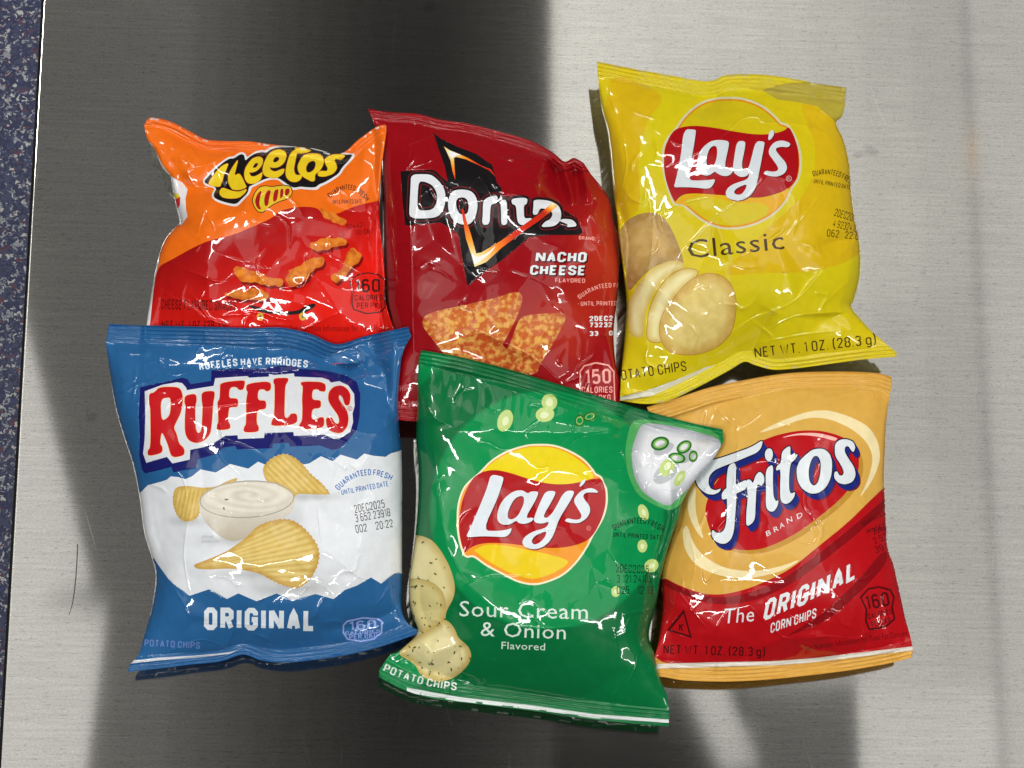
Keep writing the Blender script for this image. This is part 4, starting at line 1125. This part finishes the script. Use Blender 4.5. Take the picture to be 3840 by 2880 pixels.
build_bag(dict(crop="Y", seed=52, base=yel_base, back=(176, 166, 110), category="chip bag",
  label="yellow bag of classic potato chips picturing a potato cut into slices",
  top="105,60 250,90 420,120 600,150 700,120 850,120 1000,140 1100,160 1232,178",
  right="1225,260 1210,310 1185,340 1220,420 1245,520 1255,640 1270,760 1290,860 1298,960 1290,1050 1265,1140 1255,1170 1310,1240 1370,1300 1465,1380",
  bottom="1455,1392 1300,1405 1150,1425 1000,1445 900,1450 820,1430 770,1415 700,1455 560,1530 430,1590 330,1605 210,1590",
  left="215,1480 228,1350 235,1250 240,1150 225,1000 205,850 200,780 180,640 165,480 150,360 130,280 115,180",
  seal=(56, 40), B=27,
  creases=[(1.9, 36, "420,540 560,470 690,380 760,320 830,310 860,335 1000,340 1140,385 1100,440"), (1.9, 34, "1100,440 980,500 900,540 830,620 780,670 640,760 560,840 480,940 430,1040"),
           (1.1, 22, "385,760 500,700 640,670"), (1.5, 30, "200,220 280,290 400,325"), (1.3, 28, "620,190 780,230 860,260 1000,295"), (1.3, 28, "360,760 350,940 300,1100"),
           (1.5, 30, "940,870 1040,760 1140,630"), (1.5, 30, "700,960 900,860 1000,770"), (1.7, 32, "830,1210 1000,1140 1130,990"), (1.6, 32, "850,1290 1000,1210 1240,1190"),
           (1.5, 30, "830,1330 1050,1290 1250,1270"), (-2.4, 34, "1100,900 1200,870 1295,860"), (1.5, 30, "1200,930 1250,900 1260,960"), (-3.0, 40, "780,1410 840,1300 900,1180"),
           (-2.4, 36, "620,160 640,230 560,300"), (1.3, 28, "220,380 240,520 210,660"), (1.2, 26, "1080,330 1120,280 1180,340"), (1.2, 26, "700,1290 760,1250 840,1200")],
  layers=[
   LY("front_film", GOLD, sh("Y", "170,150 290,155 400,225 335,330 295,500 300,700 250,770 190,790 160,640 140,400", mode="s"), sh("Y", "1030,255 1150,300 1240,420 1255,620 1300,900 1110,1000 850,1015 690,1010 850,840 1050,640 1090,450", mode="s"), ground=True),
   LY("back_panel", (160, 146, 52), sh("Y", "850,190 950,162 1100,150 1260,170 1240,260 1195,345 1160,312 1100,262 1000,242 920,232", mode="p"), ground=True),
   LY("logo", (186, 184, 150), sh("y", YW, mode="s")),
   LY("logo", (196, 128, 18), grow(sh("y", YW, mode="s"), -8)),
   LY("logo", (186, 168, 18), grow(sh("y", YW, mode="s"), -15)),
   LY("logo", (200, 150, 20), sh("y", "240,1260 330,1195 500,1185 700,1195 900,1235 1150,1235 1350,1215 1500,1160 1590,1100 1480,1300 1300,1440 1330,1330 1200,1275 1000,1290 850,1262 650,1212 480,1205 330,1250 380,1340 310,1305 225,1298")),
   LY("logo", (150, 10, 18), sh("y", YRED)),
   LY("lettering_shadow", (96, 6, 12), *[shift(s, 3.5, 3.5) for s in ylet], parent="logo"),
   LY("lettering", (190, 196, 200), *ylet, parent="logo"),
   LY("lettering", (176, 150, 150), [ell("y", 1560, 1000, 34, 34)[0], ell("y", 1560, 1000, 26, 26)[0]], text("y", "R", (1543, 1018), (1580, 1018), 36), parent="logo"),
   LY("flavour_lettering", BR, text("Y", "Classic", (520, 950), (952, 906), 88, 0.025)),
   LY("printed_potato", edge_shade(potato, (182, 146, 84), (136, 100, 50), 60), potato, kind="crisp", dense=6),
   LY("printed_slice", edge_shade(sl[0], (206, 196, 140), (186, 160, 84), 24), sl[0], dense=5, sep=True),
   LY("printed_slice", (150, 110, 40), grow(sl[1], 2.5), sep="b"),
   LY("printed_slice", edge_shade(sl[1], (210, 200, 146), (186, 160, 84), 24), sl[1], dense=5, sep="b"),
   LY("printed_chip", (160, 120, 40), grow(ychip, 2.5), sep="b"),
   LY("printed_chip", edge_shade(ychip, (206, 186, 110), (178, 140, 56), 40), ychip, kind="crisp", dense=5, sep="b"),
   LY("freshness_lettering", BR, *block("Y", "GUARANTEED FRESH", (1083, 580), (1256, 622), 26, sag=26), *block("Y", "• UNTIL PRINTED DATE •", (1073, 607), (1258, 640), 20)),
   LY("date_stamp", (40, 32, 10), *block("Y", "2DEC2025", (1174, 757), (1284, 790), 36, wt=1.1), *block("Y", "4 92324100", (1168, 806), (1290, 836), 35, wt=1.1), *block("Y", "062   22:0", (1142, 850), (1286, 866), 34, wt=1.1)),
   LY("product_lettering", BR, *block("Y", "POTATO CHIPS", (188, 1503), (512, 1456), 46, wt=1.2)),
   LY("net_weight_lettering", BR, *block("Y", "NET WT. 1 OZ. (28.3 g)", (820, 1398), (1366, 1335), 47, wt=1.2)),
   LY("bottom_seal", (196, 194, 176), sh("Y", "205,1575 330,1545 480,1490 600,1438 640,1430 480,1512 350,1570 215,1590", mode="p")),
  ]))

# ---- blue and white bag of ridged chips
zig = "205,822 240,788 300,772 325,763 342,749 375,752 406,761 435,749 473,718 540,732 603,694 684,715 727,684 770,702 820,672 880,705 952,692 1005,660 1057,682 1091,653 1163,675 1196,648 1236,658 1290,663 1310,648 1362,632 1400,640 1400,1178 1362,1178 1330,1176 1270,1222 1225,1195 1165,1230 1110,1250 1060,1290 980,1268 880,1297 810,1265 720,1300 640,1265 590,1290 510,1247 425,1276 355,1225 330,1200 280,1130 200,1010 190,880"
NAVY = "62,130 300,75 450,40 500,55 530,100 715,70 720,-30 1000,-45 1220,-40 1240,-60 1500,-70 1510,-45 1800,-20 1960,20 2060,80 2092,190 2085,400 2060,520 1990,610 1900,695 1830,705 1720,665 1445,675 1430,640 1285,648 1280,690 955,702 940,670 830,685 760,745 590,795 585,868 370,912 350,862 110,922 80,890 55,760 60,600 50,400"
RWH = "105,165 270,105 400,82 450,90 485,130 495,155 740,115 755,45 1050,25 1070,40 1250,30 1250,5 1300,15 1480,0 1485,30 1740,40 1800,60 1820,85 1900,72 1980,110 2035,190 2040,300 2020,370 2025,450 2000,540 1900,600 1850,605 1760,565 1480,575 1475,540 1210,550 1205,595 965,605 960,570 850,575 730,650 650,680 525,705 520,795 360,830 310,770 120,825 90,740 105,600 110,400"
rl = [sh("r", "145,185 190,180 240,125 400,125 440,150 460,230 440,360 400,440 370,500 400,560 420,650 470,690 470,755 380,775 345,755 320,660 270,545 255,560 245,650 270,680 265,735 135,765 130,715 160,680 158,400 155,310 145,280", "250,235 330,220 345,240 345,330 330,400 258,445"),
      sh("r", "475,205 575,185 585,250 570,300 572,500 590,550 610,550 630,520 640,300 630,250 630,170 745,160 750,200 735,280 725,450 710,560 650,625 580,645 510,620 475,550 475,400 485,300 470,270"),
      sh("r", "800,85 1025,62 1028,90 1015,150 975,155 950,125 905,125 885,150 880,230 940,230 965,240 965,310 900,310 880,320 870,440 895,475 890,515 770,525 770,480 785,450 780,330 775,260 795,240 800,150"),
      sh("r", "1045,95 1265,70 1270,150 1230,170 1205,145 1150,150 1145,250 1215,250 1225,280 1220,330 1140,335 1135,460 1155,490 1155,540 1015,545 1020,495 1040,470 1040,270 1045,220 1055,170 1040,150"),
      sh("r", "1295,45 1430,40 1425,75 1400,110 1395,230 1390,410 1430,410 1450,370 1510,372 1510,470 1270,488 1275,440 1300,400 1305,110 1290,85"),
      sh("r", "1545,75 1770,80 1775,170 1720,165 1700,145 1650,150 1645,245 1720,248 1730,270 1725,320 1650,325 1640,400 1650,425 1690,430 1715,405 1760,405 1755,510 1525,515 1530,470 1555,440 1560,330 1555,230 1565,120 1545,105"),
      sh("r", "1800,170 1850,120 1920,110 1970,140 2000,190 2000,240 1990,295 1950,295 1930,220 1900,195 1890,230 1920,280 1970,340 1985,420 1970,500 1920,550 1870,550 1810,530 1780,480 1775,410 1830,405 1850,450 1880,470 1900,450 1890,390 1830,310 1795,250")]
def scallop(shape, amp, per, lo=0.0, hi=1.0):
    p = crom(shape[0], True, 3)
    d = np.roll(p, -1, 0) - p; al = np.cumsum(np.linalg.norm(d, axis=1))
    nrm = np.stack([d[:, 1], -d[:, 0]], 1) / np.maximum(np.linalg.norm(d, axis=1, keepdims=True), 1e-9)
    f = al / al[-1]; on = ((f > lo) & (f < hi)).astype(float)
    return [p + nrm * (amp * np.sin(al / per * 2 * math.pi) * on)[:, None]]
def ridged(shape, px, py, per, bend=0.0):
    line = np.concatenate([shape[0], shape[0][:1]])
    def f(v):
        p = local("R", v)
        a = np.arctan2(p[:, 1] - py, p[:, 0] - px) + bend * np.hypot(p[:, 0] - px, p[:, 1] - py) / 1000
        s = np.sin(a / per * 2 * math.pi) * 0.5 + 0.5
        c = mix((214, 192, 118), (192, 160, 80), s ** 1.6)
        e = np.clip(dist(v, line) / 22, 0, 1)[:, None]
        return c * e + np.array((176, 134, 52.0)) * (1 - e)
    return f
def striped(shape, ang, per):
    line = np.concatenate([shape[0], shape[0][:1]])
    def f(v):
        p = local("R", v)
        t = p[:, 0] * math.cos(ang) + p[:, 1] * math.sin(ang)
        c = mix((212, 188, 108), (188, 154, 72), np.sin(t / per * 2 * math.pi) * 0.5 + 0.5)
        e = np.clip(dist(v, line) / 16, 0, 1)[:, None]
        return c * e + np.array((182, 146, 62.0)) * (1 - e)
    return f
rc1 = sh("R", "440,1140 480,1125 580,1085 640,1045 690,1005 720,970 780,945 840,935 890,945 940,985 985,1040 1000,1090 990,1150 950,1215 900,1245 850,1235 800,1215 740,1180 680,1165 600,1155 520,1160 455,1158")
rc2 = sh("R", "745,715 770,680 810,655 850,648 890,665 930,700 960,740 1000,770 1040,815 1045,830 960,828 900,825 880,850 860,810 800,780 760,770")
rc3 = sh("R", "350,830 365,795 420,790 480,800 540,795 590,770 638,752 630,775 560,810 500,830 470,870 470,920 440,945 400,950 370,925 352,880")
rc1 = scallop(rc1, 2.2, 18, 0.25, 0.75); rc2 = scallop(rc2, 1.8, 17, 0.0, 0.55); rc3 = scallop(rc3, 1.5, 14, 0.6, 1.0)
bowl = sh("R", "468,880 480,930 520,980 570,1020 625,1035 700,1010 790,960 860,920 885,880 888,840 840,800 760,775 676,768 580,785 500,820 470,855", mode="s")
def bowl_c(v):
    p = local("R", v)
    return mix((196, 190, 178), (168, 160, 142), (p[:, 1] - 900) / 130)
def dip_c(v):
    p = local("R", v)
    q = np.hypot((p[:, 0] - 690) / 190, (p[:, 1] - 832) / 60)
    sw = np.sin(q * 14 + np.arctan2(p[:, 1] - 832, p[:, 0] - 690) * 1.0)
    return mix((206, 201, 188), (180, 174, 156), sw * 0.28 + 0.2)
def table_shade(v):
    """the printed cast shadows of the pictured food"""
    p = local("R", v); g = np.zeros(len(v))
    for cx, cy, rx, ry, a in ((900, 1235, 150, 40, .5), (700, 1180, 200, 22, .3), (610, 1030, 130, 26, .35), (960, 838, 110, 18, .4), (420, 945, 80, 20, .35), (880, 930, 60, 60, .2)):
        g += a * np.exp(-((p[:, 0] - cx) / rx) ** 2 - ((p[:, 1] - cy) / ry) ** 2)
    return mix((206, 210, 214), (120, 120, 118), g)
RB = (34, 98, 166)
badge_r = sh("R", "1100,1405 1120,1385 1190,1370 1260,1375 1278,1390 1275,1440 1240,1470 1180,1480 1120,1470 1100,1440", "1107,1407 1124,1391 1190,1377 1256,1381 1270,1393 1268,1437 1236,1463 1180,1473 1124,1464 1107,1438", mode="p")
PALE = (132, 150, 206)
build_bag(dict(crop="R", seed=64, base=(36, 88, 136), back=(26, 74, 132), category="chip bag",
  label="blue and white bag of ridged potato chips picturing a bowl of dip",
  top="70,76 200,82 400,86 560,90 700,94 830,92 960,120 1075,165 1200,130 1390,88",
  right="1402,130 1365,205 1352,300 1345,420 1352,560 1360,640 1362,900 1362,1180 1360,1330 1390,1400 1440,1430",
  bottom="1438,1440 1300,1490 1150,1530 1000,1555 850,1570 740,1560 660,1535 560,1565 420,1580 300,1595 152,1612",
  left="160,1580 200,1535 225,1450 258,1330 275,1200 262,1120 225,1000 205,850 175,700 130,560 95,430 72,280 55,160",
  seal=(72, 46), B=27,
  creases=[(1.5, 30, "70,170 150,205 260,205"), (1.4, 28, "210,265 280,240 350,300 440,280"), (1.2, 26, "235,340 240,420 210,500"), (1.4, 28, "380,440 520,440 600,430 720,420"),
           (1.8, 32, "540,470 570,580 560,660 640,740 780,890"), (1.4, 28, "560,590 640,600 740,650 780,700"), (1.3, 28, "350,710 400,770 410,850"), (1.3, 28, "1370,660 1360,780 1350,860"),
           (1.2, 26, "1120,690 1170,740 1230,750"), (1.1, 26, "980,880 995,1000 1010,1080"), (1.3, 28, "1080,1120 1170,1190 1250,1210"), (1.5, 32, "420,930 400,1100 430,1280"),
           (1.4, 28, "350,1230 420,1360 400,1440"), (1.2, 26, "430,1395 620,1400 820,1412"), (1.4, 28, "640,350 780,230 900,220"), (1.3, 28, "1130,540 1250,560 1340,480"),
           (-2.4, 40, "1360,1320 1200,1400 1000,1430"), (1.7, 32, "320,1530 480,1470 640,1530"), (1.3, 28, "1240,1320 1280,1280 1300,1220"), (-2.0, 36, "1080,190 1120,260 1100,330"),
           (1.2, 26, "820,300 860,420 840,560"), (1.2, 26, "1060,360 1040,470 1100,560")],
  layers=[
   LY("white_panel", table_shade, sh("R", zig, mode="p"), ground=True, dense=10),
   LY("logo", (24, 26, 92), sh("r", NAVY, mode="p")),
   LY("logo", (200, 204, 208), sh("r", RWH, mode="p")),
   LY("outline", (222, 170, 110), *[grow(s, 1.8) for s in rl], parent="logo"),
   LY("lettering", (178, 22, 28), *rl, parent="logo"),
   LY("lettering", (178, 22, 28), [ell("r", 1997, 325, 22, 22)[0], ell("r", 1997, 325, 17, 17)[0]], text("r", "R", (1988, 336), (2008, 336), 22), parent="logo"),
   LY("slogan_lettering", (200, 210, 220), *block("R", "RUFFLES HAVE RRRIDGES", (470, 282), (945, 270), 33, wt=1.9, sag=18)),
   LY("flavour_lettering", (204, 212, 218), *block("R", "ORIGINAL", (488, 1427), (980, 1432), 100, wt=2.3)),
   LY("printed_chip", striped(rc2, 2.35, 22), rc2, kind="crisp", dense=4, sep=True),
   LY("printed_chip", striped(rc3, 0.2, 18), rc3, kind="crisp", dense=4, sep=True),
   LY("printed_bowl", bowl_c, bowl, dense=6),
   LY("printed_dip", dip_c, ell("R", 678, 845, 192, 68, -3), kind="herb", dense=4.5),
   LY("printed_bowl", (150, 146, 132), [ell("R", 678, 850, 210, 83, -3)[0], ell("R", 678, 850, 205, 78, -3)[0]]),
   LY("printed_chip", ridged(rc1, 330, 1165, 0.046, 0.10), rc1, kind="crisp", dense=4, sep=True),
   LY("freshness_lettering", RB, *block("R", "GUARANTEED FRESH", (1084, 812), (1312, 768), 27, sag=44), *block("R", "• UNTIL PRINTED DATE •", (1084, 834), (1316, 790), 24)),
   LY("date_stamp", (28, 28, 34), *block("R", "2DEC2025", (1155, 912), (1288, 886), 36, wt=1.1), *block("R", "3 652 23918", (1158, 952), (1312, 924), 36, wt=1.1), *block("R", "002     20:22", (1160, 1000), (1324, 973), 36, wt=1.1)),
   LY("calorie_badge", PALE, badge_r, *block("R", "160", (1130, 1430), (1250, 1420), 40), *block("R", "CALORIES", (1112, 1448), (1266, 1438), 14), *block("R", "PER PKG", (1130, 1470), (1255, 1460), 24)),
   LY("product_lettering", (96, 120, 176), *block("R", "POTATO CHIPS", (225, 1498), (470, 1510), 30)),
   LY("serving_lettering", (160, 164, 172), *block("R", "SERVING", (478, 1022), (530, 1022), 12), *block("R", "SUGGESTION", (478, 1042), (556, 1042), 12)),
   LY("bottom_seal", (190, 194, 200), sh("R", "165,1562 300,1548 450,1540 600,1525 640,1515 600,1532 450,1550 300,1560 165,1574", mode="p")),
  ]))

# ---- green bag of sour cream and onion chips
def gre_base(v):
    p = local("G", v)
    q = np.hypot((p[:, 0] - 760) / 470, (p[:, 1] - 720) / 480)
    q2 = np.hypot((p[:, 0] - 700) / 520, (p[:, 1] - 760) / 600)
    ring = np.clip((q - 1) * 40, 0, 1) * np.clip((1.28 - q2) * 30, 0, 1)
    low = np.clip((p[:, 1] - (1255 + 0.0004 * (p[:, 0] - 880) ** 2)) / 14, 0, 1)
    t = np.maximum(ring, low * 0.8)
    g = np.exp(-q2 * q2 * 1.2)
    return mix((4, 120, 64), (10, 138, 74), g) * (1 - t[:, None]) + np.array((2, 98, 52.0)) * t[:, None]
GW_ = "280,370 400,250 560,150 760,85 900,70 1080,80 1250,140 1400,230 1500,340 1530,385 1590,420 1615,480 1650,560 1655,700 1620,850 1550,980 1490,1080 1440,1180 1330,1340 1180,1480 1000,1560 850,1585 680,1550 500,1460 350,1380 220,1290 150,1290 100,1250 50,1080 35,900 50,700 120,520"
GTOP = "330,360 450,250 600,170 760,115 900,100 1080,115 1230,170 1380,270 1480,370 1500,430 1440,455 1350,485 1200,505 1050,500 900,470 750,425 600,375 450,350"
GRED = "200,440 300,375 400,350 500,355 650,395 800,445 950,485 1100,505 1250,500 1380,475 1500,445 1590,440 1620,520 1635,600 1630,750 1590,880 1520,1020 1450,1100 1340,1150 1200,1180 1050,1190 900,1175 750,1160 600,1140 400,1130 270,1145 170,1190 130,1250 90,1160 60,1000 65,850 100,650"
glet = [sh("g", "400,395 530,420 540,450 480,640 315,1000 480,1005 580,990 630,970 610,1030 560,1070 450,1065 300,1060 130,1075 170,1000 300,700 370,520"),
        sh("g", "560,640 650,575 740,565 800,605 830,580 920,580 880,680 790,830 790,870 830,860 870,870 830,910 760,930 700,920 675,890 610,935 530,940 475,900 470,820 500,720", "650,660 720,625 760,640 755,720 690,850 620,885 580,865 585,790"),
        sh("g", "990,575 1105,575 1070,660 975,820 970,860 1010,865 1080,790 1190,575 1300,570 1280,640 1130,880 1090,1010 1040,1110 960,1180 860,1205 770,1180 735,1130 760,1070 850,1010 1000,970 1030,900 960,925 890,920 860,890 880,820 930,700", "835,1110 880,1050 1000,1000 990,1060 930,1130 860,1155"),
        sh("g", "1415,445 1420,470 1380,520 1350,535 1365,480"),
        sh("g", "1300,650 1370,570 1470,540 1530,560 1560,595 1500,590 1430,590 1390,620 1400,660 1460,730 1470,800 1430,870 1350,920 1270,920 1190,900 1220,865 1300,885 1360,880 1380,840 1340,770 1295,700")]
gchips = [sh("G", "170,1190 165,1000 200,815 260,825 300,845 340,900 370,960 388,1030 380,1080 350,1130 345,1175 290,1215 235,1245 180,1240"),
          sh("G", "150,1305 190,1265 225,1235 290,1200 340,1160 365,1175 385,1200 400,1240 440,1270 455,1310 440,1350 400,1390 360,1410 300,1418 250,1395 220,1340")]
CORNER = sh("G", "1128,400 1150,362 1250,372 1350,395 1480,432 1440,520 1375,595 1310,655 1258,705 1220,690 1150,650 1112,580 1102,480")
gchips.append(sh("G", "165,1010 230,992 300,1012 345,1060 352,1130 332,1182 262,1218 190,1205"))
def specks(shape, n, seed):
    r = np.random.default_rng(seed + 5); lo, hi = shape[0].min(0), shape[0].max(0); out = []
    while len(out) < n:
        p = lo + r.random(2) * (hi - lo)
        if inside(p[None], shape)[0]:
            a = np.arange(7) / 7 * 6.283; q = r.uniform(2.2, 5.2); t = r.uniform(0, 3)
            x, y = q * 1.5 * np.cos(a), q * 0.7 * np.sin(a)
            out.append([p + np.stack([x * math.cos(t) - y * math.sin(t), x * math.sin(t) + y * math.cos(t)], 1)])
    return out
def ring(cx, cy, rx, ry, rot, k=0.62):
    return [ell("G", cx, cy, rx, ry, rot)[0], ell("G", cx, cy, rx * k, ry * k * 0.9, rot)[0]]
ONIONS = [((1248, 545, 28, 40, 35), (1250, 540, 12, 18, 35)), ((1300, 590, 18, 36, 30), (1302, 586, 7, 16, 30)), ((590, 355, 30, 46, 20), (592, 357, 12, 20, 20)),
          ((770, 280, 32, 34), (770, 280, 15, 16)), ((752, 330, 38, 30, -10), (750, 332, 18, 13, -10)), ((1152, 728, 20, 34, -20), (1154, 728, 8, 14, -20)),
          ((1148, 865, 20, 26), (1148, 866, 8, 11)), ((1185, 945, 30, 26, -30), (1186, 945, 12, 10, -30)), ((1040, 1050, 18, 22), (1040, 1050, 7, 9))]
ON = (176, 196, 120); GRN = (34, 104, 40)
build_bag(dict(crop="G", seed=79, base=gre_base, back=(4, 96, 52), category="chip bag",
  label="green bag of sour cream and onion potato chips with a pale grey top corner",
  top="250,68 400,95 600,145 800,205 1000,265 1200,325 1350,365 1475,390",
  right="1478,440 1430,520 1360,600 1310,690 1300,740 1260,850 1225,980 1205,1100 1175,1220 1195,1300 1220,1400 1250,1480 1258,1560",
  bottom="1255,1598 1150,1590 950,1570 700,1535 500,1510 300,1485 180,1450 100,1410 75,1395",
  left="78,1370 120,1310 150,1297 190,1265 235,1215 215,1150 200,1080 200,1000 215,900 225,820 235,700 238,550 228,430 232,300 235,180 240,100",
  seal=(56, 66), B=26,
  creases=[(1.4, 28, "250,240 300,340 380,380"), (1.4, 30, "820,500 880,430 1000,400 1060,405"), (1.5, 30, "960,530 1060,480 1075,545 1000,560"), (1.4, 28, "430,1010 520,990 640,985 690,980 700,1020"),
           (1.2, 26, "680,870 760,800 830,795"), (1.3, 28, "930,1060 960,1020 1010,1000"), (1.4, 28, "1080,1440 1120,1360 1130,1300"), (1.4, 28, "1180,1400 1210,1440"),
           (1.5, 30, "350,860 400,960 440,1020"), (1.5, 34, "300,480 320,640 340,800"), (1.3, 28, "620,1190 750,1200 860,1190"), (1.3, 26, "640,1100 700,1080 760,1130 840,1110"),
           (1.6, 30, "1150,370 1180,480 1190,600"), (1.6, 30, "1440,440 1330,560 1260,700"), (-2.6, 42, "1100,480 1150,620 1260,740"), (1.5, 30, "1000,1000 1080,1050 1130,1110"),
           (1.3, 28, "1130,1110 1080,1200 1100,1290"), (1.5, 30, "230,1240 290,1300 270,1390"), (-2.2, 36, "150,1300 300,1380 470,1420"), (1.3, 30, "500,200 700,260 900,330"), (1.5, 30, "1010,880 1080,960 1200,960")],
  layers=[
   LY("front_film", (70, 150, 84), sh("G", "1100,360 1150,345 1480,395 1440,520 1380,600 1320,680 1265,725 1200,700 1130,660 1090,580 1075,480"), ground=True),
   LY("corner_panel", edge_shade(CORNER, (206, 208, 212), (150, 154, 160), 44), CORNER, dense=8, ground=True),
   LY("corner_panel", (168, 172, 176), ell("G", 1245, 565, 62, 34, -40), ell("G", 1325, 500, 40, 24, -30), ell("G", 1235, 470, 44, 22, -25)),  # shadows of the onion pieces, printed as darker grey
   *[ly for k, (a, q) in enumerate(ONIONS) for ly in (LY("printed_onion", ON, ell("G", *a), sep="n%d" % k), LY("printed_onion", (206, 216, 170), ell("G", *q), sep="n%d" % k))],
   *[ly for k, a in enumerate(((1220, 448, 38, 28, -15), (1288, 507, 36, 22, 8), (1318, 462, 34, 24, -35), (1355, 500, 18, 24, 10), (893, 355, 20, 26, 10), (935, 338, 28, 18, -20))) for ly in (LY("printed_onion_ring", GRN, ring(*a, k=0.74), sep="r%d" % k), LY("printed_onion_ring", (128, 172, 92), ring(*[a[0], a[1], a[2] * 0.74, a[3] * 0.68, a[4]], k=0.72), sep="r%d" % k))],
   LY("logo", (222, 214, 182), sh("g", GW_, mode="s")),
   LY("logo", (220, 140, 34), grow(sh("g", GW_, mode="s"), -7)),
   LY("logo", (216, 196, 26), sh("g", GTOP, mode="s")),
   LY("logo", (160, 20, 24), sh("g", GRED)),
   LY("logo", (216, 188, 30), sh("g", "230,1210 350,1155 500,1155 700,1185 850,1220 1000,1250 1230,1330 1100,1440 950,1500 830,1515 680,1480 520,1410 350,1310 260,1240", mode="s")),
   LY("lettering_shadow", (108, 10, 16), *[shift(s, 4, 4) for s in glet], parent="logo"),
   LY("lettering", (204, 212, 218), *glet, parent="logo"),
   LY("lettering", (210, 120, 110), [ell("g", 1452, 975, 24, 26)[0], ell("g", 1452, 975, 19, 20)[0]], text("g", "R", (1442, 988), (1464, 988), 26), parent="logo"),
   LY("flavour_lettering", (200, 216, 206), text("G", "Sour Cream", (404, 1150), (926, 1163), 66, 0.02), text("G", "& Onion", (490, 1230), (836, 1244), 62, 0.02), text("G", "Flavored", (575, 1283), (752, 1289), 31, 0.01)),
   LY("printed_chip", edge_shade(gchips[0], (206, 196, 142), (180, 160, 96), 34), gchips[0], kind="herb", dense=5, sep="g0"),
   LY("printed_chip", edge_shade(gchips[2], (196, 184, 124), (176, 154, 88), 26), gchips[2], kind="herb", dense=5, sep="g2"),
   LY("printed_chip", edge_shade(gchips[1], (208, 198, 146), (172, 150, 84), 30), gchips[1], kind="herb", dense=5, sep="g1"),
   *[LY("printed_chip", (84, 84, 34), *specks(gchips[k], (20, 22, 12)[k], k), sep="g%d" % k) for k in (0, 1, 2)],
   LY("freshness_lettering", (8, 40, 26), *block("G", "GUARANTEED FRESH", (1034, 802), (1228, 808), 24, sag=32), *block("G", "• UNTIL PRINTED DATE •", (1016, 826), (1238, 842), 20)),
   LY("date_stamp", (8, 34, 24), *block("G", "2DEC2025", (1040, 972), (1174, 978), 34, wt=1.1), *block("G", "3 121 24102", (1044, 1014), (1188, 1014), 32, wt=1.1), *block("G", "025    12:13", (1044, 1060), (1192, 1060), 32, wt=1.1)),
   LY("product_lettering", (206, 216, 210), *block("G", "POTATO CHIPS", (92, 1372), (392, 1452), 32, sag=-14)),
   LY("bottom_seal", (200, 206, 204), sh("G", "190,1440 400,1478 700,1512 950,1548 1256,1570 1256,1584 950,1564 700,1529 400,1496 190,1460", mode="p")),
  ]))
